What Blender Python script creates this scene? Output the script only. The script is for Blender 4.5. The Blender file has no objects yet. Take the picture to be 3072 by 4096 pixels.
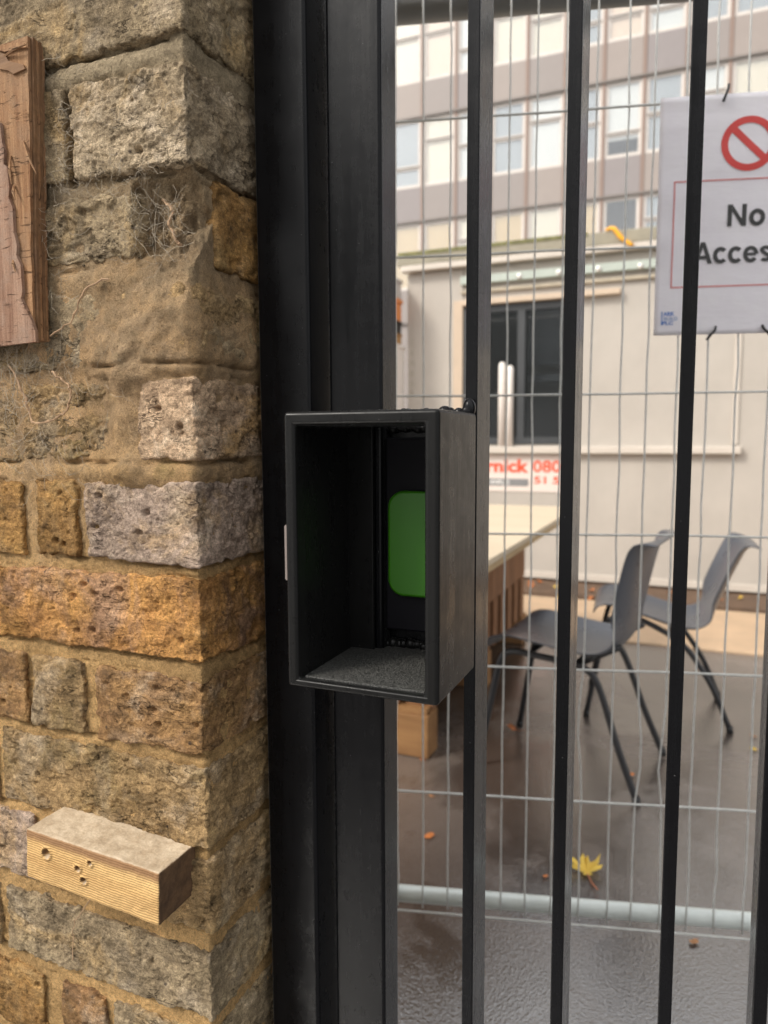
import bpy, math, random
import numpy as np
from mathutils import Matrix, Vector

# ------------------------------------------------------------------ camera, world, sun, exposure
scene = bpy.context.scene
COL = scene.collection
H = 1.06                                   # camera height; X runs along the gate, Y away through it
F = 2897.0                                 # focal length in photo pixels (3072 x 4096)
YAW, PIT, ROL = (math.radians(a) for a in (22.767, 5.575, -0.259))
_fw = np.array([-math.sin(YAW)*math.cos(PIT), math.cos(YAW)*math.cos(PIT), -math.sin(PIT)])
_rt = np.array([math.cos(YAW), math.sin(YAW), 0.0]); _up = np.cross(_rt, _fw)
CA = _rt*math.cos(ROL) + _up*math.sin(ROL); CB = _up*math.cos(ROL) - _rt*math.sin(ROL); CC = _fw
cam_d = bpy.data.cameras.new('camera'); cam = bpy.data.objects.new('camera', cam_d); COL.objects.link(cam)
M = Matrix(((CA[0], CB[0], -CC[0], 0), (CA[1], CB[1], -CC[1], 0), (CA[2], CB[2], -CC[2], H), (0, 0, 0, 1)))
cam.matrix_world = M
cam_d.sensor_fit = 'VERTICAL'; cam_d.sensor_height = 36.0; cam_d.lens = 36.0*F/4096.0
cam_d.clip_start = 0.02; cam_d.clip_end = 400
cam_d.dof.use_dof = True; cam_d.dof.focus_distance = 0.585; cam_d.dof.aperture_fstop = 6.8
scene.camera = cam

world = bpy.data.worlds.new('World'); scene.world = world; world.use_nodes = True
wn = world.node_tree.nodes; wl = world.node_tree.links; wn.clear()
SUN_DIR = Vector((-0.50, -0.58, 0.68)).normalized()        # towards the sun
SUN_EL = math.asin(SUN_DIR.z); SUN_ROT = math.atan2(SUN_DIR.x, SUN_DIR.y)
sky = wn.new('ShaderNodeTexSky'); sky.sky_type = 'NISHITA'; sky.sun_disc = False
sky.sun_elevation = SUN_EL; sky.sun_rotation = SUN_ROT; sky.dust_density = 4.0
hs = wn.new('ShaderNodeHueSaturation'); hs.inputs['Saturation'].default_value = 0.22      # overcast: nearly grey
tint = wn.new('ShaderNodeMix'); tint.data_type = 'RGBA'; tint.blend_type = 'MULTIPLY'
tint.inputs[0].default_value = 1.0; tint.inputs[7].default_value = (1.0, 0.985, 0.96, 1)
bg = wn.new('ShaderNodeBackground'); bg.inputs['Strength'].default_value = 0.15
wo = wn.new('ShaderNodeOutputWorld')
cloud = wn.new('ShaderNodeMix'); cloud.data_type = 'RGBA'; cloud.inputs[0].default_value = 0.55; cloud.inputs[7].default_value = (6.2, 6.3, 6.5, 1)   # even cloud layer
wl.new(sky.outputs[0], hs.inputs['Color']); wl.new(hs.outputs[0], cloud.inputs[6]); wl.new(cloud.outputs[2], tint.inputs[6])
wl.new(tint.outputs[2], bg.inputs[0]); wl.new(bg.outputs[0], wo.inputs[0])
sun_d = bpy.data.lights.new('sun', 'SUN'); sun_d.energy = 1.3; sun_d.angle = math.radians(13); sun_d.color = (1.0, 0.94, 0.85)
sun = bpy.data.objects.new('sun', sun_d); COL.objects.link(sun)
sun.rotation_euler = SUN_DIR.to_track_quat('Z', 'Y').to_euler(); sun.location = (-3, -4, 6)
vs = scene.view_settings; vs.view_transform = 'Standard'; vs.look = 'None'; vs.gamma = 1.0; vs.exposure = 0.85
vs.use_curve_mapping = False
scene.cycles.max_bounces = 10; scene.cycles.transparent_max_bounces = 16; scene.cycles.use_denoising = True

# ------------------------------------------------------------------ pixels (photo, 3072 x 4096) to points
CAMP = np.array([0, 0, H])
def ray(x, y): return CA*(x-1536)/F + CB*(2048-y)/F + CC
def at_y(x, y, Y): d = ray(x, y); return CAMP + d*Y/d[1]
def ground(x, y, z=0.0): d = ray(x, y); return CAMP + d*(z-H)/d[2]

# ------------------------------------------------------------------ numpy noise
_rs = np.random.RandomState(7)
_perm = _rs.permutation(256); _perm = np.concatenate([_perm, _perm, _perm])
_g = _rs.normal(size=(256, 3)); _g /= np.linalg.norm(_g, axis=1)[:, None]
def perlin(P):
    P = np.asarray(P, float); i = np.floor(P).astype(int); f = P - i; i &= 255
    u = f*f*f*(f*(f*6-15)+10); out = 0
    for a in (0, 1):
        wa = u[:, 0] if a else 1-u[:, 0]
        for b in (0, 1):
            wb = u[:, 1] if b else 1-u[:, 1]
            for c in (0, 1):
                wc = u[:, 2] if c else 1-u[:, 2]
                h = _perm[_perm[_perm[i[:, 0]+a]+i[:, 1]+b]+i[:, 2]+c] & 255
                g = _g[h]
                out = out + wa*wb*wc*(g[:, 0]*(f[:, 0]-a)+g[:, 1]*(f[:, 1]-b)+g[:, 2]*(f[:, 2]-c))
    return out*1.5
def fbm(P, oct=4, gain=0.5):
    P = np.asarray(P, float); s = 0; a = 1.0
    for k in range(oct):
        s = s + a*perlin(P*(2.03**k) + k*17.3); a *= gain
    return s

# ------------------------------------------------------------------ object helpers
W = {}
def tag(o, label=None, cat=None, group=None, kind=None):
    if label: o['label'] = label
    if cat: o['category'] = cat
    if group: o['group'] = group
    if kind: o['kind'] = kind
    return o
def thing(name, label, cat, loc=(0, 0, 0), rotz=None, group=None):
    o = bpy.data.objects.new(name, None); o.empty_display_size = 0.1; COL.objects.link(o)
    o.location = loc; W[o.name] = np.array(loc, float)
    if rotz is not None:
        o.rotation_euler = (0, 0, rotz); W[o.name] = np.zeros(3)
    return tag(o, label, cat, group)
def mk(name, geo, mat, parent=None, origin=None, smooth=False, bev=0.0, seg=2, angle=40):
    V, Fc = geo; V = np.asarray(V, float)
    if origin is None: origin = (V.min(0)+V.max(0))/2
    origin = np.array(origin, float)
    me = bpy.data.meshes.new(name)
    if isinstance(Fc, np.ndarray) and Fc.ndim == 2: Fc = Fc.tolist()
    me.from_pydata((V-origin).tolist(), [], Fc); me.update()
    if smooth: me.polygons.foreach_set('use_smooth', [True]*len(me.polygons))
    for m in (mat if isinstance(mat, (list, tuple)) else [mat]): me.materials.append(m)
    o = bpy.data.objects.new(name, me); COL.objects.link(o); W[o.name] = origin
    if parent is not None:
        o.parent = parent; o.location = origin - W[parent.name]
    else: o.location = origin
    if bev:
        b = o.modifiers.new('bevel', 'BEVEL'); b.width = bev; b.segments = seg; b.limit_method = 'ANGLE'; b.angle_limit = math.radians(angle)
        me.polygons.foreach_set('use_smooth', [True]*len(me.polygons))
        if hasattr(b, 'harden_normals'): b.harden_normals = True
    return o
def box(x0, x1, y0, y1, z0, z1):
    V = [(x0, y0, z0), (x1, y0, z0), (x1, y1, z0), (x0, y1, z0), (x0, y0, z1), (x1, y0, z1), (x1, y1, z1), (x0, y1, z1)]
    return V, [(3, 2, 1, 0), (4, 5, 6, 7), (0, 1, 5, 4), (1, 2, 6, 5), (2, 3, 7, 6), (3, 0, 4, 7)]
def join(*gs):
    V = []; Fc = []
    for v, f in gs:
        n = len(V); V += [tuple(p) for p in v]; Fc += [tuple(i+n for i in t) for t in f]
    return V, Fc
def tube(pts, r, n=8, cap=True):
    pts = [np.array(p, float) for p in pts]; V = []; Fc = []; prev = None
    for i, p in enumerate(pts):
        t = pts[min(i+1, len(pts)-1)] - pts[max(i-1, 0)]; t /= np.linalg.norm(t)
        if prev is None:
            a = np.array([0, 0, 1.0]) if abs(t[2]) < 0.9 else np.array([1.0, 0, 0])
            u = np.cross(t, a)
        else: u = prev - t*np.dot(prev, t)
        u /= np.linalg.norm(u); v = np.cross(t, u); prev = u
        rr = r[i] if isinstance(r, (list, tuple, np.ndarray)) else r
        for k in range(n):
            a = 2*math.pi*k/n; V.append(p + rr*(math.cos(a)*u + math.sin(a)*v))
    for i in range(len(pts)-1):
        for k in range(n):
            a, b = i*n+k, i*n+(k+1) % n; Fc.append((a, b, b+n, a+n))
    if cap: Fc.append(tuple(range(n))[::-1]); Fc.append(tuple(range((len(pts)-1)*n, len(pts)*n)))
    return V, Fc
def smooth_path(pts, k=6):
    P = [np.array(p, float) for p in pts]; P = [2*P[0]-P[1]] + P + [2*P[-1]-P[-2]]; out = []
    for i in range(1, len(P)-2):
        for j in range(k):
            t = j/k; a, b, c, d = P[i-1:i+3]
            out.append(0.5*(2*b+(c-a)*t+(2*a-5*b+4*c-d)*t*t+(3*b-a-3*c+d)*t**3))
    return out + [P[-2]]
def prism(poly, z0, z1):
    n = len(poly); V = [(x, y, z0) for x, y in poly]+[(x, y, z1) for x, y in poly]
    return V, [tuple(range(n))[::-1], tuple(range(n, 2*n))] + [(i, (i+1) % n, n+(i+1) % n, n+i) for i in range(n)]
def sphere(c, r, nu=10, nv=7, sc=(1, 1, 1)):
    V = []; Fc = []
    for j in range(nv+1):
        th = math.pi*j/nv
        for i in range(nu):
            ph = 2*math.pi*i/nu
            V.append((c[0]+r*sc[0]*math.sin(th)*math.cos(ph), c[1]+r*sc[1]*math.sin(th)*math.sin(ph), c[2]+r*sc[2]*math.cos(th)))
    for j in range(nv):
        for i in range(nu):
            a = j*nu+i; b = j*nu+(i+1) % nu; Fc.append((a, a+nu, b+nu, b))
    return V, Fc
def text_geo(body, size, bold=0.0, spacing=1.0):
    c = bpy.data.curves.new('txt', 'FONT'); c.body = body; c.size = size; c.offset = bold; c.space_character = spacing; c.resolution_u = 3
    o = bpy.data.objects.new('txt', c); COL.objects.link(o)
    me = bpy.data.meshes.new_from_object(o.evaluated_get(bpy.context.evaluated_depsgraph_get()))
    V = np.array([v.co[:] for v in me.vertices]); Fc = [tuple(p.vertices) for p in me.polygons]
    bpy.data.objects.remove(o); bpy.data.meshes.remove(me); bpy.data.curves.remove(c)
    return V, Fc
def wall_text(body, x0, x1, z0, z1, y, thick=0.002, bold=0.0):
    """flat lettering fitted into a rectangle of a wall that faces -Y, as a thin solid"""
    V, Fc = text_geo(body, 1.0, bold); lo, hi = V.min(0), V.max(0)
    X = x0+(V[:, 0]-lo[0])/(hi[0]-lo[0])*(x1-x0); Z = z0+(V[:, 1]-lo[1])/(hi[1]-lo[1])*(z1-z0)
    return np.stack([X, np.full(len(X), y-thick), Z], 1), Fc

# ------------------------------------------------------------------ material helpers
class Mat:
    def __init__(s, name):
        s.m = bpy.data.materials.new(name); s.m.use_nodes = True; s.t = s.m.node_tree; s.b = s.t.nodes['Principled BSDF']; s.out = s.t.nodes['Material Output']
    def n(s, typ, ins=None, **kw):
        nd = s.t.nodes.new(typ)
        for k, v in kw.items(): setattr(nd, k, v)
        for k, v in (ins or {}).items(): s.set(nd.inputs[k], v)
        return nd
    def set(s, sock, v):
        if isinstance(v, bpy.types.NodeSocket): s.t.links.new(v, sock)
        elif isinstance(v, (tuple, list)) and len(v) == 3 and sock.type == 'RGBA': sock.default_value = (*v, 1)
        else: sock.default_value = v
    def coord(s, scale=(1, 1, 1), loc=(0, 0, 0), rot=(0, 0, 0), kind='Object'):
        tc = s.n('ShaderNodeTexCoord')
        mp = s.n('ShaderNodeMapping', {'Vector': tc.outputs[kind], 'Location': loc, 'Scale': scale, 'Rotation': rot})
        return mp.outputs[0]
    def noise(s, vec, scale, detail=5, rough=0.6, dist=0.0):
        return s.n('ShaderNodeTexNoise', {'Vector': vec, 'Scale': scale, 'Detail': detail, 'Roughness': rough, 'Distortion': dist}).outputs['Fac']
    def ramp(s, v, a, b, lo=0.0, hi=1.0):
        return s.n('ShaderNodeMapRange', {'Value': v, 'From Min': a, 'From Max': b, 'To Min': lo, 'To Max': hi}).outputs[0]
    def mix(s, f, a, b, mode='MIX'):
        nd = s.n('ShaderNodeMix', data_type='RGBA', blend_type=mode)
        s.set(nd.inputs[0], f); s.set(nd.inputs[6], a); s.set(nd.inputs[7], b); return nd.outputs[2]
    def math(s, op, a, b=0.0):
        nd = s.n('ShaderNodeMath', operation=op); s.set(nd.inputs[0], a); s.set(nd.inputs[1], b); return nd.outputs[0]
    def bump(s, h, dist=0.001, strength=1.0, prev=None):
        nd = s.n('ShaderNodeBump', {'Height': h, 'Distance': dist, 'Strength': strength})
        if prev is not None: s.set(nd.inputs['Normal'], prev)
        return nd.outputs[0]
    def fin(s, col=None, rough=0.6, normal=None, spec=0.5, metal=0.0, coat=0.0):
        b = s.b
        if col is not None: s.set(b.inputs['Base Color'], col)
        s.set(b.inputs['Roughness'], rough); s.set(b.inputs['Specular IOR Level'], spec); s.set(b.inputs['Metallic'], metal)
        if coat: b.inputs['Coat Weight'].default_value = coat
        if normal is not None: s.set(b.inputs['Normal'], normal)
        return s.m
def lin(r, g, b): return tuple(((c/255)/12.92 if c/255 < 0.04045 else ((c/255+0.055)/1.055)**2.4) for c in (r, g, b))
def scl(c, k): return tuple(min(1, v*k) for v in c)

def plain(name, col, rough=0.5, var=0.12, scale=8.0, bump=0.0, bscale=300, spec=0.5, metal=0.0, stretch=(1, 1, 1)):
    m = Mat(name); v = m.coord(stretch)
    n = m.noise(v, scale, 6, 0.65)
    c = m.mix(m.ramp(n, 0.3, 0.7), scl(col, 1-var), scl(col, 1+var))
    nb = m.bump(m.noise(v, bscale, 4), bump) if bump else None
    return m.fin(c, m.ramp(n, 0.3, 0.7, rough*0.85, min(1, rough*1.15)), nb, spec, metal)

BRICKS = {}
def brick_mat(key, base, alt, dark, third, white=0.25, moss=0.0, seed=0):
    m = Mat('brick_'+key); v = m.coord(loc=(seed*3.1, seed*1.7, seed*2.3)); va = m.coord(scale=(0.5, 0.8, 1.7), loc=(seed, 2*seed, 0))
    n1 = m.noise(v, 17, 8, 0.66, 0.5); n2 = m.noise(v, 48, 7, 0.72); n3 = m.noise(v, 380, 4, 0.75); n6 = m.noise(v, 1250, 2, 0.6); n5 = m.noise(v, 26, 7, 0.7, 0.4); n7 = m.noise(v, 11, 7, 0.65, 0.8)
    c = m.mix(m.ramp(n1, 0.36, 0.62), base, alt)
    c = m.mix(m.math('MULTIPLY', m.ramp(n7, 0.5, 0.62), 0.8), c, third)
    c = m.mix(m.math('MULTIPLY', m.ramp(n2, 0.5, 0.68), 0.7), c, dark)
    c = m.mix(m.math('MULTIPLY', m.ramp(n5, 0.53, 0.68), white), c, lin(206, 194, 176))
    if moss: c = m.mix(m.math('MULTIPLY', m.ramp(m.noise(v, 14, 7, 0.72), 0.52, 0.66), moss), c, lin(112, 112, 56))
    nz = m.n('ShaderNodeTexNoise', {'Vector': va, 'Scale': 40.0, 'Detail': 6.0}).outputs['Color']
    ad = m.n('ShaderNodeVectorMath', {0: nz, 1: (0.07, 0.07, 0.07)}, operation='MULTIPLY'); wv2 = m.n('ShaderNodeVectorMath', {0: va, 1: ad.outputs[0]}, operation='ADD')
    vo = m.n('ShaderNodeTexVoronoi', {'Vector': wv2.outputs[0], 'Scale': 46.0}, feature='DISTANCE_TO_EDGE').outputs[0]
    crack = m.math('MULTIPLY', m.ramp(vo, 0.0, 0.03, 1.0, 0.0), m.ramp(m.noise(v, 30, 4), 0.5, 0.6))
    c = m.mix(m.math('MULTIPLY', crack, 0.6), c, scl(dark, 0.35))
    sp = m.n('ShaderNodeTexVoronoi', {'Vector': v, 'Scale': 105.0}).outputs['Distance']
    speck = m.math('MULTIPLY', m.ramp(sp, 0.1, 0.24, 1.0, 0.0), m.ramp(m.noise(v, 36, 3), 0.57, 0.63))
    c = m.mix(m.math('MULTIPLY', speck, 0.85), c, lin(48, 44, 44))
    gr = m.math('ADD', m.math('MULTIPLY', n3, 0.55), m.math('MULTIPLY', n6, 0.45))
    c = m.mix(1.0, c, m.mix(m.ramp(gr, 0.36, 0.64), (0.52, 0.51, 0.5), (1.5, 1.48, 1.45)), 'MULTIPLY')
    c = m.mix(1.0, c, m.mix(m.ramp(m.noise(va, 120, 6, 0.75), 0.38, 0.62), (0.72, 0.7, 0.68), (1.24, 1.23, 1.21)), 'MULTIPLY')
    soot = m.ramp(m.noise(m.coord(loc=(seed, 7, 3)), 9, 8, 0.72, 0.8), 0.44, 0.64); c = m.mix(1.0, c, m.mix(soot, (1.66, 1.61, 1.56), (0.86, 0.83, 0.80)), 'MULTIPLY')
    h = m.math('ADD', m.noise(va, 90, 8, 0.75, 0.6), m.math('MULTIPLY', n2, 0.8))
    b = m.bump(h, 0.0036); b = m.bump(m.math('SUBTRACT', gr, m.math('MULTIPLY', crack, 1.2)), 0.0026, 1.0, b)
    return m.fin(c, 0.95, b, 0.15)
def mortar_mat():
    m = Mat('sand_mortar'); v = m.coord(kind='Object')
    n1 = m.noise(v, 11, 6, 0.65); n2 = m.noise(v, 60, 5, 0.7); n3 = m.noise(v, 900, 3, 0.8); n4 = m.noise(v, 240, 4, 0.7)
    c = m.mix(m.ramp(n1, 0.35, 0.65), lin(190, 158, 118), lin(170, 147, 120))
    c = m.mix(m.math('MULTIPLY', m.ramp(n2, 0.46, 0.64), 0.75), c, lin(126, 109, 86))
    c = m.mix(m.math('MULTIPLY', m.ramp(m.noise(v, 9, 7, 0.7, 0.6), 0.5, 0.64), 0.7), c, lin(152, 136, 118))
    c = m.mix(m.math('MULTIPLY', m.ramp(m.noise(v, 20, 5, 0.7), 0.58, 0.7), 0.4), c, lin(124, 118, 66))
    z = m.n('ShaderNodeSeparateXYZ', {0: m.n('ShaderNodeTexCoord').outputs['Object']}).outputs[2]
    c = m.mix(m.ramp(m.math('ADD', z, m.math('MULTIPLY', n1, 0.25)), 0.44, 0.32), c, m.mix(n2, lin(160, 131, 90), lin(194, 162, 116)))      # fresh ochre sand pointing in the lower courses
    # the pointing is greyer towards the top of the pier, where it is older
    z = m.n('ShaderNodeSeparateXYZ', {0: m.n('ShaderNodeTexCoord').outputs['Object']}).outputs[2]
    c = m.mix(m.ramp(m.math('ADD', z, m.math('MULTIPLY', n1, 0.25)), 0.50, 0.72), c, m.mix(n2, lin(140, 128, 108), lin(170, 156, 132)))
    c = m.mix(1.0, c, m.mix(m.ramp(m.math('ADD', m.math('MULTIPLY', n3, 0.6), m.math('MULTIPLY', n4, 0.4)), 0.36, 0.64), (0.55, 0.54, 0.52), (1.42, 1.4, 1.37)), 'MULTIPLY')
    soot = m.ramp(m.noise(m.coord(loc=(4, 2, 9)), 5.5, 8, 0.72, 0.8), 0.40, 0.62); c = m.mix(1.0, c, m.mix(soot, (1.62, 1.57, 1.50), (0.98, 0.95, 0.91)), 'MULTIPLY')
    b = m.bump(n4, 0.0040); b = m.bump(n3, 0.0026, 1.0, b)
    return m.fin(c, 0.95, b, 0.15)
def veneer_mat(name, light, dark, grey):
    m = Mat(name); v = m.coord((1, 1, 0.05)); vh = m.coord((0.12, 1, 1)); vo = m.coord()
    n1 = m.noise(v, 190, 6, 0.7, 0.3); n2 = m.noise(vo, 30, 6, 0.7); n3 = m.noise(vh, 330, 3, 0.6, 0.8); n4 = m.noise(vo, 900, 2)
    c = m.mix(m.ramp(n1, 0.35, 0.65), dark, light); c = m.mix(m.math('MULTIPLY', m.ramp(n2, 0.45, 0.68), 0.7), c, grey)
    check = m.math('MULTIPLY', m.ramp(n3, 0.60, 0.66), m.ramp(m.noise(vo, 45, 4), 0.45, 0.58)); c = m.mix(m.math('MULTIPLY', check, 0.75), c, scl(dark, 0.35))
    c = m.mix(1.0, c, m.mix(n4, (0.7, 0.7, 0.7), (1.3, 1.3, 1.3)), 'MULTIPLY')
    b = m.bump(m.math('SUBTRACT', m.math('ADD', n1, m.math('MULTIPLY', n4, 0.4)), check), 0.0014)
    return m.fin(c, 0.85, b, 0.2)
def wood_mat(name, light, dark, axis='X', scale=1.0, rings=120, bump=0.0006, contrast=1.0, spots=0.3):
    m = Mat(name); st = {'X': (0.08, 1, 1), 'Y': (1, 0.08, 1), 'Z': (1, 1, 0.08)}[axis]
    v = m.coord(st); n1 = m.noise(v, rings*scale*0.35, 6, 0.6, 0.4); n2 = m.noise(v, rings*scale*1.6, 4, 0.6); n3 = m.noise(m.coord(), 22*scale, 5, 0.65)
    f = m.ramp(m.math('ADD', m.math('MULTIPLY', n1, 0.65), m.math('MULTIPLY', n2, 0.35)), 0.5-0.16/contrast, 0.5+0.16/contrast)
    c = m.mix(f, dark, light); c = m.mix(m.math('MULTIPLY', m.ramp(n3, 0.52, 0.7), spots), c, scl(dark, 0.75))
    return m.fin(c, 0.75, m.bump(f, bump), 0.3)
def black_paint(name, rough=0.20, vertical=True, col=(0.0035, 0.0035, 0.0042), streak=0.00005, mott=0.00012, spec=0.18):
    m = Mat(name); v = m.coord((1, 1, 0.06) if vertical else (1, 0.06, 1)); vo = m.coord()
    n1 = m.noise(v, 420, 4, 0.6); n2 = m.noise(vo, 60, 5, 0.6); n3 = m.noise(vo, 900, 2, 0.6)
    dust = m.ramp(m.noise(v, 60, 6, 0.7), 0.4, 0.75)
    c = m.mix(m.math('MULTIPLY', dust, 0.35), col, scl(col, 2.4))
    sp = m.n('ShaderNodeTexVoronoi', {'Vector': vo, 'Scale': 160.0}).outputs['Distance']
    speck = m.math('MULTIPLY', m.ramp(sp, 0.03, 0.075, 1, 0), m.ramp(m.noise(vo, 45, 2), 0.55, 0.6))
    c = m.mix(m.math('MULTIPLY', speck, 0.5), c, (0.25, 0.25, 0.25))
    r = m.math('ADD', m.ramp(n2, 0.3, 0.7, rough*0.75, rough*1.25), m.math('MULTIPLY', dust, 0.15))
    b = m.bump(n1, streak); b = m.bump(n2, mott, 1.0, b); b = m.bump(n3, 0.00002, 1.0, b)
    m.b.inputs['Sheen Weight'].default_value = 0.04 if 'box' in name else 0.09; m.b.inputs['Sheen Roughness'].default_value = 0.35      # dust film
    return m.fin(c, r, b, spec)

# ------------------------------------------------------------------ ground and path (the setting)
def ground_mat():
    m = Mat('wet_asphalt'); v = m.coord(kind='Object')
    n1 = m.noise(v, 0.9, 6, 0.6, 0.5); n2 = m.noise(v, 5, 5, 0.6); n3 = m.noise(v, 150, 3, 0.7); n4 = m.noise(v, 38, 4, 0.65); n5 = m.noise(v, 420, 2, 0.6)
    yy = m.n('ShaderNodeSeparateXYZ', {0: v}).outputs[1]
    puddle = m.ramp(m.math('ADD', yy, m.math('MULTIPLY', n1, 1.6)), 3.1, 1.9)       # a shallow puddle lies this side of the fence
    wet = m.math('MAXIMUM', m.ramp(m.math('ADD', n1, m.math('MULTIPLY', n2, 0.25)), 0.53, 0.66), puddle)
    dry = m.mix(n2, lin(112, 101, 94), lin(132, 121, 113)); wetc = m.mix(n2, lin(60, 53, 49), lin(80, 71, 66))
    c = m.mix(wet, dry, wetc); c = m.mix(1.0, c, m.mix(n5, (0.6, 0.6, 0.6), (1.4, 1.4, 1.4)), 'MULTIPLY')
    r = m.ramp(wet, 0.0, 1.0, 0.30, 0.09)
    vb = m.n('ShaderNodeTexVoronoi', {'Vector': v, 'Scale': 230.0}).outputs['Distance']
    b = m.bump(m.math('ADD', m.math('MULTIPLY', vb, 0.8), m.math('ADD', n3, m.math('MULTIPLY', n4, 0.15))), m.math('SUBTRACT', 0.0016, m.math('MULTIPLY', wet, 0.0011)), 1.0)
    mm = m.fin(c, r, b, 1.0); m.set(m.b.inputs['IOR'], m.ramp(wet, 0, 1, 1.7, 2.1))
    return mm
def sheet(x0, x1, y0, y1, z): return [(x0, y0, z), (x1, y0, z), (x1, y1, z), (x0, y1, z)], [(0, 1, 2, 3)]
tag(mk('ground', sheet(-150, 150, -150, 150, 0), ground_mat(), origin=(0, 0, 0)), kind='structure')
tag(mk('concrete_path', box(-8, 8, 3.92, 4.86, -0.05, 0.012), plain('path_concrete', lin(186, 158, 128), 0.55, 0.15, 6, 0.002, 120), origin=(0, 4.4, 0), bev=0.006), kind='structure')
tag(mk('soil_strip', box(-8, 8, 4.92, 5.5, -0.05, 0.02), plain('damp_soil', lin(98, 76, 58), 0.8, 0.35, 18, 0.012, 60), origin=(0, 5.2, 0)), kind='structure')

# ------------------------------------------------------------------ brick pier
WC = 0.455; XC = -0.345
pier = thing('brick_pier', 'old yellow and grey stock brick gate pier with crumbling mortar', 'brick pier', (-0.9, 0.7, 0))
S = 3072/1659.0
PITS = {}
def brick_geo(x0, x1, z0, z1, y0, y1, seed, cell=0.0018, r=0.0034, amp=1.0, pits=6, jit=0.0022, strat=0.5, taper=0.0):
    rs = random.Random(seed)
    J = lambda: rs.uniform(-jit, jit)
    q = np.array([[x0+J(), z0+J()], [x1+J()*0.5, z0+J()], [x1+J()*0.5, z1+J()], [x0+J(), z1+J()]])
    nx = max(3, int((x1-x0)/cell)); ny = max(3, int((y1-y0)/cell)); nz = max(3, int((z1-z0)/cell))
    idx = {}; P = []; faces = []
    def vid(i, j, k):
        key = (i, j, k)
        if key not in idx: idx[key] = len(P); P.append(key)
        return idx[key]
    for i in range(nx):
        for k in range(nz):
            faces.append((vid(i, 0, k), vid(i+1, 0, k), vid(i+1, 0, k+1), vid(i, 0, k+1)))
    for j in range(ny):
        for k in range(nz):
            faces.append((vid(nx, j, k), vid(nx, j+1, k), vid(nx, j+1, k+1), vid(nx, j, k+1)))
            faces.append((vid(0, j+1, k), vid(0, j, k), vid(0, j, k+1), vid(0, j+1, k+1)))
    for i in range(nx):
        for j in range(ny):
            faces.append((vid(i, j, nz), vid(i+1, j, nz), vid(i+1, j+1, nz), vid(i, j+1, nz)))
            faces.append((vid(i, j+1, 0), vid(i+1, j+1, 0), vid(i+1, j, 0), vid(i, j, 0)))
    L = np.array(P, float)/np.array([nx, ny, nz]); a, b, c = L[:, 0], L[:, 1], L[:, 2]
    cx = (q[0]*((1-a)*(1-c))[:, None] + q[1]*(a*(1-c))[:, None] + q[2]*(a*c)[:, None] + q[3]*((1-a)*c)[:, None])
    Vw = np.stack([cx[:, 0], y0+b*(y1-y0), cx[:, 1]], 1)
    h = np.array([x1-x0, y1-y0, z1-z0])/2; loc = (L-0.5)*2*h
    lo = np.array([-(h[0]-r), -(h[1]-r), -(h[2]-r)]); hi = np.array([h[0]-r, h[1], h[2]-r])
    qd = np.clip(loc, lo, hi); d = loc-qd; ln = np.linalg.norm(d, axis=1); ln[ln == 0] = 1
    n = d/ln[:, None]; Vw = Vw + (qd + n*r - loc)
    edge = 1-np.max(np.abs(n), axis=1)          # >0 near arrises
    so = seed*3.77
    S0 = Vw + so
    terr = fbm(S0*np.array([30, 30, 46]), 4, 0.55)*2.6; tf = terr-np.floor(terr); step = np.floor(terr)+np.clip((tf-0.86)/0.14, 0, 1)
    str_ = np.abs(fbm(S0*np.array([26, 26, 80])+4, 3)); strr = np.clip(0.05-str_, 0, 1)/0.05
    disp = 0.0010*fbm(S0*20, 2) + 0.0008*fbm(S0*110, 4, 0.6) + 0.0004*fbm(S0*430, 2)
    disp += np.clip(0.0011*strat*np.clip(step, -2, 0), -0.0022, 0) - strat*0.0015*strr*np.clip(fbm(S0*20+9, 2)+0.4, 0, 1)
    ed2 = np.minimum(np.minimum(a*(x1-x0), (1-a)*(x1-x0)), np.minimum(c*(z1-z0), (1-c)*(z1-z0)))
    disp -= 0.0065*np.clip(fbm(S0*60+31, 3)-0.08, 0, 1)*np.exp(-ed2/0.004)
    disp = np.maximum(disp*amp, -0.0036)
    for k in range(pits):
        px_, pz_ = rs.uniform(x0+.01, x1-.01), rs.uniform(z0+.01, z1-.01); pr = rs.choice([0.0010, 0.0012, 0.0015, 0.0026]); 
        dd = np.hypot((Vw[:, 0]-px_)*rs.uniform(.6, 1), Vw[:, 2]-pz_); disp -= np.where(b < 0.08, 1.9*pr*np.exp(-(dd/pr)**4), 0)
    return Vw + n*disp[:, None], np.array(faces)

cols = {   # base, second, dark, third tone of each kind of brick
 'grey':   (lin(152, 138, 114), lin(128, 116, 96), lin(82, 74, 62), lin(160, 138, 102)),
 'pale':   (lin(174, 160, 138), lin(148, 135, 114), lin(94, 85, 70), lin(160, 138, 104)),
 'dun':    (lin(160, 136, 100), lin(136, 116, 86), lin(86, 74, 56), lin(148, 134, 112)),
 'ochre':  (lin(178, 138, 84), lin(158, 118, 74), lin(106, 82, 62), lin(144, 118, 100)),
 'mauve':  (lin(168, 152, 140), lin(148, 133, 122), lin(98, 86, 76), lin(172, 148, 116)),
 'brown':  (lin(154, 122, 76), lin(134, 104, 66), lin(80, 66, 50), lin(152, 130, 94)),
 'pink':   (lin(178, 156, 132), lin(156, 134, 112), lin(106, 90, 74), lin(170, 140, 98)),
 'umber':  (lin(150, 120, 82), lin(132, 104, 76), lin(80, 66, 54), lin(146, 126, 104)),
}
BM = {}
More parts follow.
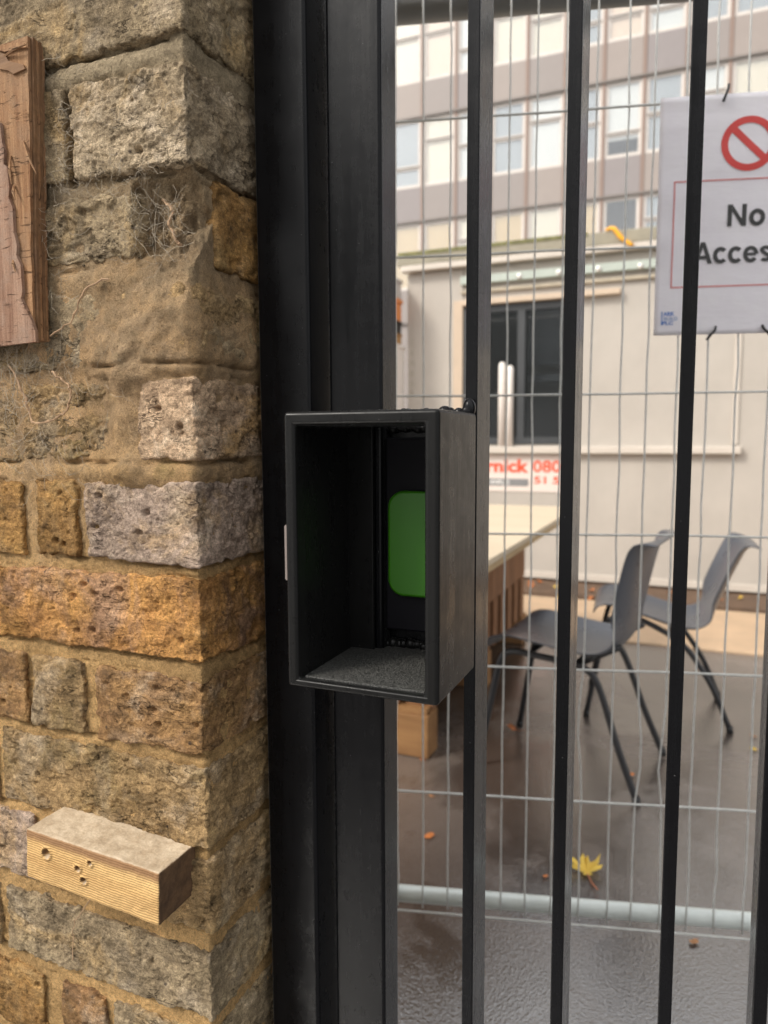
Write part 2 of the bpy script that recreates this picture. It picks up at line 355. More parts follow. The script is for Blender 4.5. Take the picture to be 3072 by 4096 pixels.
for i, (k, (a, b, c, d)) in enumerate(cols.items()):
    BM[k] = [brick_mat(k+str(j), a, b, c, d, white={'pale': 0.65, 'pink': 0.55, 'mauve': 0.4, 'ochre': 0.12, 'brown': 0.1}.get(k, 0.28), moss={'dun': 0.14, 'umber': 0.12, 'brown': 0.12}.get(k, 0.06), seed=i*2.3+j*5.7+1) for j in (0, 1)]
ROWS = [  # z0, z1, bricks: (x0, x1, colour, options); x1 None = wraps the corner
 (1.434, 1.500, [(-0.60, -0.47, 'grey', {}), (-0.458, None, 'grey', {})]),
 (1.357, 1.424, [(-0.565, None, 'grey', dict(pits=9))]),
 (1.266, 1.335, [(-0.60, -0.537, 'grey', {}), (-0.525, -0.4635, 'grey', {}), (-0.4546, None, 'pale', dict(strat=1.3, amp=1.15))]),
 (1.199, 1.255, [(-0.60, -0.53, 'grey', {}), (-0.52, -0.397, 'grey', dict(strat=1.6, amp=1.4, r=0.009))]),
 (1.122, 1.184, [(-0.60, -0.575, 'dun', {}), (-0.565, -0.43, 'grey', dict(amp=1.2)), (-0.418, None, 'dun', dict(r=0.014, amp=1.1, pits=1))]),
 (1.046, 1.109, [(-0.60, -0.535, 'dun', {}), (-0.5245, -0.4264, 'dun', dict(strat=1.5, pits=4)), (-0.398, None, 'pink', dict(amp=1.1))]),
 (0.965, 1.028, [(-0.60, -0.5315, 'brown', dict(pits=12)), (-0.5125, -0.468, 'brown', dict(pits=8)), (-0.459, None, 'mauve', dict(pits=7, strat=1.0))]),
 (0.888, 0.952, [(-0.64, -0.575, 'grey', {}), (-0.566, None, 'ochre', dict(pits=22, strat=0.9))]),
 (0.811, 0.873, [(-0.60, -0.5372, 'umber', {}), (-0.529, -0.4692, 'dun', dict(pits=3, r=0.004)), (-0.456, None, 'umber', dict(pits=12, amp=1.2))]),
 (0.731, 0.799, [(-0.64, -0.582, 'dun', {}), (-0.571, None, 'dun', dict(pits=9, strat=1.2))]),
 (0.663, 0.722, [(-0.60, -0.537, 'mauve', {}), (-0.526, -0.466, 'umber', {}), (-0.455, None, 'dun', dict(strat=1.2))]),
 (0.587, 0.645, [(-0.64, -0.588, 'dun', {}), (-0.577, None, 'grey', dict(pits=8, strat=1.4))]),
 (0.508, 0.570, [(-0.60, -0.534, 'brown', {}), (-0.5105, -0.46, 'umber', {}), (-0.449, None, 'grey', dict(strat=1.2))]),
 (0.431, 0.494, [(-0.64, -0.585, 'dun', {}), (-0.574, None, 'dun', {})]),
]
nb = 0
for ri, (z0, z1, bs) in enumerate(ROWS):
    for (x0, x1, colr, opt) in bs:
        nb += 1; rs = random.Random(nb*13); corner = x1 is None
        X1 = XC+0.0012+rs.uniform(-.001, .0014) if corner else x1
        yf = WC - 0.0018 + rs.uniform(-0.0014, 0.0008) + (0.004 if (x1 is not None and 1.03 < z0 < 1.13) else 0)
        far = X1 < -0.575
        g = brick_geo(x0-0.0015, X1+(0 if corner else 0.0015), z0-0.0015, z1+0.0015, yf, WC+0.108 if corner else WC+0.022, nb, cell=0.004 if far else 0.0013, **opt)
        mk('brick', g, BM[colr][nb % 2], pier, smooth=True)
# the brown half brick left beside the hollow on the return face
g = brick_geo(-0.375, -0.344, 1.196, 1.262, 0.487, 0.563, 91, r=0.004, amp=0.8); mk('brick', g, BM['brown'][1], pier, smooth=True)
# ordinary brickwork further out: plain bricks sharing one mesh per kind
def plain_brick(w, hgt, seed): return brick_geo(-w/2, w/2, -hgt/2, hgt/2, 0.0, 0.03, seed, cell=0.006, pits=0)
shared = {}
def far_brick(xc, zc, w, colr, seed):
    key = (round(w, 3), colr)
    if key not in shared:
        o = mk('brick', plain_brick(w, 0.063, seed), BM[colr][0], pier, origin=(0, 0, 0), smooth=True); shared[key] = o.data
    else:
        o = bpy.data.objects.new('brick', shared[key]); COL.objects.link(o); o.parent = pier
    o.location = Vector((xc, WC, zc)) - pier.location
rs = random.Random(5)
for r in range(-6, 17):
    z = 0.462 + r*0.0775
    x = -0.648 - (0.05 if r % 2 else 0.0)
    inside = 0.43 < z < 1.5
    x = x if inside else (XC - (0.11 if r % 2 else 0.0))
    if not inside and r % 2: far_brick(XC-0.0535, z, 0.103, 'dun', 300+r)
    while x > -1.35:
        w = 0.215 if (r % 2 == 0) else (0.103 if rs.random() < 0.4 else 0.215)
        far_brick(x-w/2, z, w, rs.choice(['dun', 'grey', 'umber', 'brown']), 400+r); x -= w+0.011

# mortar bed: one bent sheet over the front face and the return, fine where the camera sees it
def mortar_geo():
    xs = list(np.arange(-1.38, -0.62, 0.02)) + list(np.arange(-0.62, XC-0.003, 0.0021)); nfront = len(xs)
    ys = list(np.arange(WC+0.006, 0.575, 0.0021)) + list(np.arange(0.575, 0.78, 0.02))
    zs = list(np.arange(0, 0.48, 0.02)) + list(np.arange(0.48, 1.45, 0.0021)) + list(np.arange(1.45, 2.42, 0.02))
    prof = [(x, WC+0.0030, 0, -1) for x in xs] + [(XC-0.0030, y, 1, 0) for y in ys]
    n = len(prof); A = np.array(prof); Z = np.array(zs)
    P = np.repeat(A[None, :, :], len(Z), 0); ZZ = np.repeat(Z[:, None], n, 1)
    V = np.stack([P[..., 0], P[..., 1], ZZ], -1).reshape(-1, 3); Nn = np.stack([P[..., 2], P[..., 3], np.zeros_like(ZZ)], -1).reshape(-1, 3)
    k = np.clip((V[:, 1]-WC-0.004)/0.006, 0, 1)*0
    d = 0.0014*fbm(V*40+3, 3) + 0.0010*fbm(V*150+8, 3) + 0.0005*perlin(V*520)
    def blob(x, z, rx, rz, hgt, ynear=None):
        w = np.exp(-(((V[:, 0]-x)/rx)**2+((V[:, 2]-z)/rz)**2)**1.5)
        if ynear is not None: w = w*np.exp(-np.clip((V[:, 1]-ynear)/0.05, 0, 9)**2)
        return hgt*w
    rag = 1+0.5*fbm(V*35+50, 3)
    d += rag*(blob(-0.385, 1.150, 0.048, 0.035, 0.0085) + blob(-0.398, 1.122, 0.05, 0.02, 0.0065) + blob(-0.412, 1.075, 0.017, 0.045, 0.0072)
          + blob(-0.39, 1.037, 0.055, 0.013, 0.0065) + blob(-0.44, 1.188, 0.05, 0.010, 0.004) + blob(-0.425, 1.344, 0.07, 0.008, 0.004)
          + blob(-0.455, 1.036, 0.05, 0.006, 0.003))
    sc = np.where(V[:, 1] > WC+0.004, XC+(V[:, 1]-WC), V[:, 0])          # path length round the corner
    hr = ((sc+0.362)/0.042)**2+((V[:, 2]-1.230)/0.034)**2; hol = np.clip(1.25-hr*(1+0.35*fbm(V*40+5, 3)), 0, 1)
    hdep = hol*(0.026+0.009*fbm(V*75+15, 4, 0.6))
    crk = np.zeros(len(V)); msk = np.clip(fbm(V*18+40, 3)*2.2+0.55, 0, 1)          # joints stand open under the bricks
    zsh = V[:, 2]+0.0016*fbm(V*45+12, 3); msk2 = np.clip(fbm(V*26+60, 3)*3, 0, 1)
    for z0, z1, _ in ROWS:
        crk = np.maximum(crk, np.exp(-((zsh-(z0-0.0018))/0.0015)**2)); crk = np.maximum(crk, 0.5*msk2*np.exp(-((zsh-(z1+0.0016))/0.0012)**2))
    d -= 0.0065*crk*msk*(V[:, 1] < 0.6)
    d -= 0.016*np.exp(-((V[:, 0]+0.4592)/0.0034)**4)*((V[:, 2] > 1.262) & (V[:, 2] < 1.333))*(V[:, 1] < WC+0.03)
    V = V + Nn*d[:, None]*(1-hol[:, None]*0.6) + hdep[:, None]*np.array([-0.62, 0.78, 0.0])
    i = np.arange(len(Z)-1)[:, None]*n + np.arange(n-1)[None, :]; i = i.ravel()
    return V, np.stack([i, i+1, i+n+1, i+n], 1)
mo = mk('mortar', mortar_geo(), mortar_mat(), pier, origin=(-0.6, 0.5, 0.75), smooth=True)
mk('core', box(-1.38, XC-0.03, WC+0.04, 0.77, 0, 2.40), plain('core_mortar', lin(130, 112, 80), 0.9), pier)

# ------------------------------------------------------------------ timber on the pier
def woodbox(x0, x1, y0, y1, z0, z1, cell, fn, r=0.0019):
    nx, ny, nz = [max(2, int(abs(a)/cell)) for a in (x1-x0, y1-y0, z1-z0)]
    idx = {}; P = []; Fc = []
    def v(i, j, k):
        if (i, j, k) not in idx: idx[(i, j, k)] = len(P); P.append((i, j, k))
        return idx[(i, j, k)]
    for i in range(nx):
        for k in range(nz):
            Fc.append((v(i, 0, k), v(i+1, 0, k), v(i+1, 0, k+1), v(i, 0, k+1))); Fc.append((v(i+1, ny, k), v(i, ny, k), v(i, ny, k+1), v(i+1, ny, k+1)))
    for j in range(ny):
        for k in range(nz):
            Fc.append((v(nx, j, k), v(nx, j+1, k), v(nx, j+1, k+1), v(nx, j, k+1))); Fc.append((v(0, j+1, k), v(0, j, k), v(0, j, k+1), v(0, j+1, k+1)))
    for i in range(nx):
        for j in range(ny):
            Fc.append((v(i, j, nz), v(i+1, j, nz), v(i+1, j+1, nz), v(i, j+1, nz))); Fc.append((v(i, j+1, 0), v(i+1, j+1, 0), v(i+1, j, 0), v(i, j, 0)))
    L = np.array(P, float)/np.array([nx, ny, nz]); h = np.array([x1-x0, y1-y0, z1-z0])/2; c = np.array([x0+x1, y0+y1, z0+z1])/2
    loc = (L-0.5)*2*h; qd = np.clip(loc, -(h-r), h-r); d = loc-qd; n = d/np.maximum(np.linalg.norm(d, axis=1), 1e-9)[:, None]
    V = c+qd+n*r
    return fn(V, n, c), Fc
def block_fn(V, n, c):
    front = np.clip(-n[:, 1], 0, 1); top = np.clip(n[:, 2], 0, 1); side = np.abs(n[:, 0])
    z = V[:, 2]-c[2]; x = V[:, 0]-c[0]
    ph = (z+0.0009*perlin(np.stack([x*14, z*60, z*0], 1))+0.0004*perlin(np.stack([x*60, z*160, z*0+3], 1)))/0.0021
    ridge = 0.5+0.5*np.cos(2*math.pi*ph)
    fade = np.clip((0.0155-z)/0.005, 0, 1)
    d = -0.0006*ridge*front*fade*(0.7+0.6*perlin(V*70)) + 0.0003*fbm(V*200, 3) + 0.0006*fbm(V*40, 3)
    for kx, kz, kr in ((-0.046, 0.006, 0.0034), (0.001, 0.011, 0.0018), (-0.012, 0.0025, 0.0022), (-0.006, -0.006, 0.0024)):
        dd = np.hypot(x-kx, z-kz); d -= front*0.0045*np.exp(-(dd/kr)**4); d += front*0.0012*np.exp(-((dd-kr*1.5)/0.0009)**2)
    V = V + n*d[:, None]
    t = math.radians(-2.9); X = V[:, 0]-c[0]; Z = V[:, 2]-c[2]
    V[:, 0] = c[0]+X*math.cos(t)-Z*math.sin(t); V[:, 2] = c[2]+X*math.sin(t)+Z*math.cos(t)
    return V
def block_mat():
    m = Mat('weathered_offcut'); v = m.coord((0.08, 1, 1), rot=(0, math.radians(2.9), 0)); vo = m.coord(rot=(0, math.radians(-2.9), 0))
    g = m.n('ShaderNodeNewGeometry').outputs['Normal']; s = m.n('ShaderNodeSeparateXYZ', {0: g})
    up = m.ramp(s.outputs[2], 0.5, 0.85); rt = m.ramp(s.outputs[0], 0.5, 0.85)
    n1 = m.noise(v, 60, 5); n2 = m.noise(vo, 60, 6, 0.7); n3 = m.noise(vo, 500, 3, 0.7)
    z = m.n('ShaderNodeSeparateXYZ', {0: vo}).outputs[2]
    front = m.mix(m.ramp(n1, 0.35, 0.65), lin(196, 158, 104), lin(222, 186, 128))
    front = m.mix(m.ramp(m.math('ADD', z, m.math('MULTIPLY', n2, 0.004)), 0.014, 0.019), front, lin(150, 116, 84))
    wave = m.ramp(m.n('ShaderNodeTexWave', {'Vector': vo, 'Scale': 152.0, 'Distortion': 1.2, 'Detail': 2.0}, wave_type='BANDS', bands_direction='Z').outputs['Fac'], 0.55, 0.95)
    front = m.mix(m.math('MULTIPLY', wave, 0.75), front, lin(118, 84, 52))
    topc = m.mix(m.ramp(n2, 0.35, 0.65), lin(168, 148, 122), lin(202, 184, 158))
    endc = m.mix(m.ramp(n2, 0.4, 0.65), lin(104, 80, 58), lin(78, 60, 46))
    c = m.mix(up, front, topc); c = m.mix(rt, c, endc); c = m.mix(1.0, c, m.mix(n3, (0.75, 0.75, 0.75), (1.25, 1.25, 1.25)), 'MULTIPLY')
    return m.fin(c, 0.85, m.bump(n3, 0.0004), 0.2)
blk = mk('timber_block', woodbox(-0.4995, -0.3610, 0.4135, WC+0.003, 0.694, 0.7375, 0.0007, block_fn), block_mat(), smooth=True)
tag(blk, 'small square timber offcut with ridged grain fixed low on the brick pier', 'timber block')
blk_base = blk

ply = thing('plywood_scrap', 'torn scrap of weathered plywood fixed high on the brick pier', 'plywood', (-0.62, 0.44, 1.142))
def P2(x, y, Y): p = at_y(x*1100/1659, y*1100/1659, Y); return p[0], p[2]
layers = []
yb = WC-0.001
edgeR = [(1.371, -0.4785), (1.30, -0.4815), (1.22, -0.486), (1.143, -0.4885)]
def ply_layer(i, y0, y1, poly, mat):
    V, Fc = prism(poly, 0, 1); V = [(x, y0 if t else y1, z) for (x, z, t) in V]
    return mk('ply_layer', (V, [f[::-1] for f in Fc]), mat, ply, smooth=False)
pw = [veneer_mat('veneer_pale', lin(172, 134, 98), lin(128, 92, 64), lin(136, 112, 90)), wood_mat('veneer_dark', lin(142, 108, 76), lin(98, 72, 52), 'X', 1.0, 120, 0.0006), veneer_mat('veneer_grey', lin(162, 130, 108), lin(122, 90, 72), lin(148, 130, 116))]
rs = random.Random(3)
nl = 5; th = 0.0029
for i in range(nl):
    off = rs.uniform(-0.0012, 0.0012) - 0.0004*i
    right = []
    for k in range(25):
        z = 1.3705-k*(1.3705-1.143)/24; base = np.interp(-z, [-a for a, _ in edgeR], [b for _, b in edgeR])
        right.append((base+off+rs.uniform(-0.0006, 0.0006), z+(rs.uniform(-.002, .002) if k in (0,) else 0)))
    poly = [(-0.80, 1.366)] + right + [(-0.80, 1.139)]
    y1 = yb-i*th; ply_layer(i, y1-th+0.0003, y1, poly[::-1], pw[i % 2 if i < nl-1 else 0])
yA = yb-nl*th
A = [P2(x, y, yA-0.0025) for x, y in [(-260, 620), (-60, 700), (0, 740), (14, 860), (26, 900), (22, 990), (45, 1010), (58, 1130), (52, 1190), (76, 1250), (84, 1400), (104, 1480), (100, 1540), (125, 1600), (136, 1760), (128, 1800), (150, 1850), (190, 1930), (214, 2000), (217, 2062), (0, 2088), (-260, 2120)]]
ply_layer(9, yA-0.0028, yA+0.0001, A[::-1], pw[2])
for pts in ([(0, 315), (40, 335), (60, 372), (150, 395), (160, 420), (90, 452), (60, 430), (0, 420)], [(-30, 300), (60, 268), (150, 262), (172, 290), (100, 300), (40, 318)]):
    ply_layer(8, yA-0.0016, yA+0.0001, [P2(x, y, yA) for x, y in pts][::-1], pw[1] if pts[0][1] == 315 else pw[0])
for a, b in (((118, 845), (216, 1048)), ((0, 330), (158, 262)), ((60, 1545), (90, 1640)), ((62, 1110), (88, 1200)), ((40, 930), (66, 1110))):
    pa, pb = P2(*a, yA-0.004), P2(*b, yA-0.005)
    mk('splinter', tube([(pa[0], yA-0.0005, pa[1]), ((pa[0]+pb[0])/2, yA-0.004, (pa[1]+pb[1])/2), (pb[0], yA-0.0045, pb[1])], [0.0009, 0.0012, 0.0004], 5), pw[0], ply)

# cobwebs, roots and dead stalks clinging to the wall
def hairs(name, mat, specs, seed, label, r=0.00010):
    rs = random.Random(seed); gs = []
    for (cx, cz, sx, sz, n, ln, sag) in specs:
        for k in range(n):
            x, z = cx+rs.gauss(0, sx), cz+rs.gauss(0, sz); a = rs.uniform(0, 2*math.pi); L = ln*rs.uniform(.4, 1.3)
            y = WC-0.0035-rs.random()*0.004; pts = []
            for t in np.linspace(0, 1, 6):
                pts.append((x+math.cos(a)*L*(t-.5)+rs.gauss(0, L*.05), y-0.004*math.sin(math.pi*t)*rs.random(), z+math.sin(a)*L*(t-.5)-sag*L*math.sin(math.pi*t)+rs.gauss(0, L*.05)))
            gs.append(tube(pts, r*rs.uniform(.6, 1.5), 3, False))
    return tag(mk(name, join(*gs), mat), label, name.replace('_', ' '), kind='stuff')
webm = plain('web_silk', lin(168, 156, 138), 0.9, 0.1); stalkm = plain('dead_stalk', lin(168, 138, 108), 0.9, 0.25, 60)
hairs('cobweb', webm, [(-0.535, 1.105, 0.018, 0.022, 90, 0.030, .25), (-0.505, 1.13, 0.02, 0.008, 50, 0.024, .2), (-0.455, 1.10, 0.03, 0.02, 26, 0.02, .1), (-0.375, 1.225, 0.016, 0.016, 60, 0.03, .2), (-0.455, 1.285, 0.008, 0.03, 40, 0.018, .1), (-0.41, 1.262, 0.03, 0.008, 40, 0.018, .2), (-0.47, 1.23, 0.012, 0.05, 40, 0.02, .1), (-0.40, 1.315, 0.03, 0.02, 30, 0.014, .1), (-0.50, 1.06, 0.03, 0.02, 50, 0.02, .2)], 4, 'dusty grey cobwebs clinging to the upper brickwork and mortar')
def stalk(pts, r, label, Y=WC-0.006):
    w3 = [at_y(x*S, y*S, Y) for x, y in pts]; w3 = smooth_path(w3, 5); rs = random.Random(len(pts)*7+int(pts[0][0]))
    w3 = [p+np.array([rs.gauss(0, .0005), rs.gauss(0, .0008), rs.gauss(0, .0005)]) for p in w3]
    return tag(mk('dead_stalk', tube(w3, [r*rs.uniform(.6, 1.3) for _ in w3], 5), stalkm), label, 'dead stalk')
stalk([(108, 728), (150, 695), (172, 652), (188, 622), (235, 600)], 0.0007, 'thin dead stem curving up from the lower corner of the plywood scrap')
stalk([(20, 790), (50, 850), (66, 905), (95, 912), (125, 900), (148, 880), (150, 845), (142, 826), (112, 800)], 0.0009, 'looped pale dead root hanging on the bricks below the plywood scrap')
stalk([(350, 430), (372, 455), (366, 480), (380, 515), (388, 528)], 0.0012, 'twisted dead leaf stalk hanging in the hollow of the pier', WC+0.004)
stalk([(155, 2075), (162, 2000), (172, 1975), (205, 1930)], 0.0004, 'fine dead twig against the bricks below the timber block')

# ------------------------------------------------------------------ gate post and gate
paint = black_paint('black_gloss_paint'); paint_post = black_paint('black_post_paint', 0.26)
paint_box = black_paint('black_box_paint', 0.26, True, (0.007, 0.0069, 0.0067), 0.00010, 0.0002)
post = thing('gate_post', 'black painted steel gate post standing against the brick pier', 'gate post', (-0.312, 0.556, 0))
mk('post_tube', box(-0.3365, -0.2877, 0.530, 0.582, 0.0, 2.2), paint_post, post, bev=0.0035, seg=3)
mk('post_cap', box(-0.339, -0.285, 0.5275, 0.5845, 2.2, 2.208), paint_post, post, bev=0.002)
mk('base_plate', box(-0.345, -0.279, 0.52, 0.592, 0.001, 0.010), paint_post, post)

gate = thing('metal_gate', 'black painted steel gate of upright flat bars with a box welded on', 'gate', (0.3, 0.57, 0.05))
GY = 0.55; BD = 0.0401; BW = 0.0096
mk('stile', box(-0.2805, -0.2322, GY, GY+0.0335, 0.06, 2.15), paint, gate, bev=0.003, seg=3)
mk('stile', box(1.02, 1.07, GY, GY+0.0335, 0.06, 2.15), paint, gate, bev=0.003, seg=3)
for z in (0.10, 2.10): mk('rail', box(-0.2322, 1.02, GY+0.002, GY+0.032, z-0.025, z+0.025), paint, gate, bev=0.003)
bars = [-0.1618, -0.0879, -0.0074, 0.0559] + [0.0559+0.0735*k for k in range(1, 13)]
for x in bars: mk('bar', box(x, x+BW, GY, GY+BD, 0.125, 2.075), paint, gate, bev=0.0009, seg=2)

# the box: a heavy rim of flat steel, open towards the street
bx0, bx1, by0, by1 = -0.2705, -0.1522, 0.457, 0.549; bz0, bz1 = H-0.1813, H+0.0214
ix0, ix1, iz0, iz1 = bx0+0.0092, bx1-0.0105, bz0+0.0060, bz1-0.0098
def ring(y0, y1, o, i):
    V = []
    for y in (y0, y1):
        for (a, b, c, d) in (o, i): V += [(a, y, c), (b, y, c), (b, y, d), (a, y, d)]
    Fc = []
    for k in range(4):
        l = (k+1) % 4
        Fc += [(k, l, 4+l, 4+k), (8+l, 8+k, 12+k, 12+l), (l, k, 8+k, 8+l), (4+k, 4+l, 12+l, 12+k)]
    return V, Fc
shell = mk('release_box', ring(by0, by1, (bx0, bx1, bz0, bz1), (ix0, ix1, iz0, iz1)), paint_box, gate, bev=0.0032, seg=4)
shell['label'] = 'open-fronted black steel box shrouding the green button'
mk('back_flange', box(ix0-0.001, -0.2385, 0.5450, 0.5488, iz0-0.001, iz1+0.001), paint_box, shell, bev=0.001)
mk('back_panel', box(-0.2384, ix1+0.004, 0.566, 0.572, bz0+0.004, bz1-0.004), paint, shell)
plate_z = [at_y(1600, y*S, 0.557)[2] for y in (1362, 945)]
mk('button_plate', box(-0.2330, -0.1665, 0.5575, 0.566, plate_z[0], plate_z[1]), plain('button_plate_black', (0.006, 0.0055, 0.008), 0.55, 0.1, spec=0.15), shell, bev=0.002, seg=3)
bz = [at_y(1600, y*S, 0.552)[2] for y in (1287, 1060)]
def rounded(x0, x1, z0, z1, r, n=7):
    P = []
    for cx, cz, a0 in ((x1-r, z1-r, 0), (x0+r, z1-r, 90), (x0+r, z0+r, 180), (x1-r, z0+r, 270)):
        for k in range(n+1):
            a = math.radians(a0+90*k/n); P.append((cx+r*math.cos(a), cz+r*math.sin(a)))
    return P
def slab(poly, y0, y1):
    V, Fc = prism(poly, 0, 1); return [(x, y1 if t else y0, z) for (x, z, t) in V], Fc
gm = Mat('green_plastic'); gmat = gm.fin((0.036, 0.170, 0.006), 0.3, None, 0.3)
mk('green_button', slab(rounded(-0.2279, -0.1720, bz[0], bz[1], 0.014), 0.5495, 0.5585), gmat, shell, bev=0.0028, seg=4, angle=30)
fm = Mat('gritty_grey_paint'); fv = fm.coord(); fn_ = fm.noise(fv, 650, 3, 0.75)
fl = fm.fin(fm.mix(fm.ramp(fn_, 0.4, 0.62), (0.012, 0.012, 0.011), (0.12, 0.118, 0.11)), 0.45, fm.bump(fn_, 0.0012), 0.5)
mk('box_floor', box(ix0+0.002, ix1-0.002, by0+0.006, 0.565, iz0-0.001, iz0+0.0012), fl, shell, bev=0.0004)
# painted-over weld beads
rs = random.Random(8)
def bead(x0, x1, y, z, r, n, name='weld_bead'):
    gs = []
    for k in range(n):
        t = k/(n-1); gs.append(sphere((x0+(x1-x0)*t+rs.gauss(0, r*.1), y+rs.gauss(0, r*.12), z+rs.gauss(0, r*.15)), r*rs.uniform(.7, 1.15), 10, 7, (1.15, 1, rs.uniform(.75, 1.1))))
    return mk(name, join(*gs), paint_gloss if z > bz1 else paint_box, shell, smooth=True)
paint_gloss = black_paint('thick_gloss_paint', 0.14, True, (0.008, 0.008, 0.009), 0.0001, 0.0006)
bead(-0.262, -0.166, by1-0.002, bz1+0.0006, 0.0042, 26)
bead(-0.243, -0.166, 0.5625, bz0+0.0095, 0.0045, 26)
bead(-0.243, -0.166, 0.5635, iz1-0.001, 0.0038, 30)
mk('weld_blob', join(sphere((-0.1575, GY-0.003, bz1+0.004), 0.0062, 12, 9, (0.85, 0.9, 1.25)), sphere((-0.1590, GY-0.005, bz1+0.0015), 0.0045, 10, 7)), paint_gloss, shell, smooth=True)
pz = [at_y(614*S, y*S, by0)[2] for y in (1255, 1135)]
mk('steel_plate', slab([(x, z) for x, z in [(bx0-0.0022, pz[0]+0.001), (bx0-0.0014, pz[0]), (bx0+0.0002, pz[0]), (bx0+0.0002, pz[1]), (bx0-0.0014, pz[1]), (bx0-0.0022, pz[1]-0.001)]], by0+0.003, by0+0.045), plain('brushed_steel', lin(146, 134, 128), 0.35, 0.08, 40, metal=0.7), shell)

# ------------------------------------------------------------------ temporary mesh fence
FA = math.radians(14.9)
FP = CAMP + ray(2500, 2030)*1.27
galv = plain('galvanised_wire', lin(206, 206, 202), 0.38, 0.14, 60, 0.0003, 800, metal=0.1)
galvp = plain('galvanised_pipe', lin(206, 212, 208), 0.36, 0.12, 14, 0.0003, 300, metal=0.1)
fence = thing('mesh_fence', 'temporary galvanised wire mesh fence panel standing behind the gate', 'fence', (FP[0], FP[1], 0), FA)
FX0, FX1 = -1.55, 1.85
rs = random.Random(21)
hz = [0.400, 0.649, 0.8935, 1.140, 1.383, 1.612]
for z in hz:
    mk('horizontal_wire', tube([(x, -0.002+rs.gauss(0, .0006), z+rs.gauss(0, .0008)) for x in np.linspace(FX0, FX1, 30)], 0.0021, 6), galv, fence, smooth=True)
kx = np.arange(-33, 39)
for k in kx:
    x = 0.032+0.0482*k
    if not FX0+0.02 < x < FX1-0.02: continue
    zz = np.linspace(0.165, 1.845, 29); amp = 0.0007
    jx = rs.gauss(0, .0018); bend = {-2: (0.55, -.010), 0: (0.50, .011), 1: (0.47, -.008)}.get(int(k), (0, 0))
    pts = [(x+jx+rs.gauss(0, amp)+(bend[1]*math.exp(-((z-bend[0])/.07)**2) if bend[1] else 0), 0.002+rs.gauss(0, .0012), z) for z in zz]
    mk('vertical_wire', tube(pts, 0.0017, 6), galv, fence, smooth=True)
mk('bottom_rail', tube([(FX0, 0.018, 0.181), (FX1, 0.018, 0.181)], 0.0155, 20), galvp, fence, smooth=True)
mk('bottom_wire', tube([(FX0, -0.004, 0.1605), (FX1, -0.004, 0.1605)], 0.0022, 6), galv, fence, smooth=True)
mk('top_rail', tube([(FX0, 0.03, 1.815), (FX1, 0.03, 1.815)], 0.026, 20), plain('grey_rail_paint', lin(126, 128, 128), 0.5, 0.1), fence, smooth=True)
for x in (FX0, FX1):
    mk('upright', tube([(x, 0.018, 0.11), (x, 0.018, 1.86)], 0.021, 16), galvp, fence, smooth=True)
    ft = mk('foot_block', prism([(x-.11, -.28), (x+.11, -.28), (x+.12, -.2), (x+.12, .2), (x+.11, .28), (x-.11, .28), (x-.12, .2), (x-.12, -.2)], 0.001, 0.13), plain('fence_foot_concrete', lin(140, 134, 126), 0.85), fence, bev=0.01)

# the NO ACCESS sign tied to the fence (built in the fence's own frame, then turned with it)
sign = thing('warning_sign', 'white no access sign with a red prohibition ring tied to the mesh fence', 'sign', (FP[0], FP[1], 0), FA)
def vinyl():
    m = Mat('white_vinyl'); v = m.coord((1, 1, 1)); n = m.noise(v, 30, 5)
    c = m.mix(m.ramp(n, .3, .7), lin(246, 243, 248), lin(250, 248, 251)); m.fin(c, 0.45, m.bump(m.noise(m.coord((1, 1, 3)), 14, 3), 0.0015), 0.4)
    tr = m.n('ShaderNodeBsdfTranslucent', {'Color': lin(226, 216, 232)}); mx = m.n('ShaderNodeMixShader', {0: 0.15, 1: m.b.outputs[0], 2: tr.outputs[0]})
    m.t.links.new(mx.outputs[0], m.out.inputs[0]); return m.m
SX0, SX1, SZ0, SZ1 = 0.0375, 0.3205, 1.2365, 1.6205
def rip(V, dy):
    V = np.array(V, float); x, z = V[:, 0], V[:, 2]
    P = np.stack([x*5, z*0+3, z*16], 1); V[:, 1] = V[:, 1]-0.0065+0.0024*perlin(P)+0.0005*perlin(P*2.5+5) - dy
    V[:, 0] = x + 0.004*np.sin((z-SZ0)*6)*0
    return V
nx, nz = 34, 46; gx = np.linspace(SX0, SX1, nx); gz = np.linspace(SZ0, SZ1, nz)
V = [(x, 0, z) for z in gz for x in gx]; Fc = [(j*nx+i, j*nx+i+1, (j+1)*nx+i+1, (j+1)*nx+i) for j in range(nz-1) for i in range(nx-1)]
V = rip(V, 0); so = mk('sheet', (V, Fc), vinyl(), sign, smooth=True)
sm = so.modifiers.new('thick', 'SOLIDIFY'); sm.thickness = 0.0007; sm.offset = 1
red = plain('red_print', lin(214, 74, 70), 0.5, 0.06); redthin = plain('pale_red_print', lin(214, 120, 118), 0.5, 0.06); dk = plain('grey_print', lin(66, 66, 66), 0.5, 0.06); blue = plain('blue_print', lin(92, 132, 200), 0.5, 0.1)
def onsign(name, V, Fc, mat, dy=0.0016): return mk(name, (rip(V, dy), Fc), mat, sign)
cx_, cz_, R1, R0 = 0.1775, 1.5405, 0.0430, 0.0322
n = 64; V = []; Fc = []
for k in range(n):
    a = 2*math.pi*k/n; V += [(cx_+R1*math.cos(a), 0, cz_+R1*math.sin(a)), (cx_+R0*math.cos(a), 0, cz_+R0*math.sin(a))]
Fc = [(2*k, 2*((k+1) % n), 2*((k+1) % n)+1, 2*k+1) for k in range(n)]
onsign('prohibition_ring', V, Fc, red)
V = []; 
for t in np.linspace(-1, 1, 13):
    for s_ in (-1, 1):
        L_ = math.sqrt(R0**2-0.0055**2)+0.001; V.append((cx_+0.7071*(t*L_+s_*0.0055), 0, cz_+0.7071*(-t*L_+s_*0.0055)))
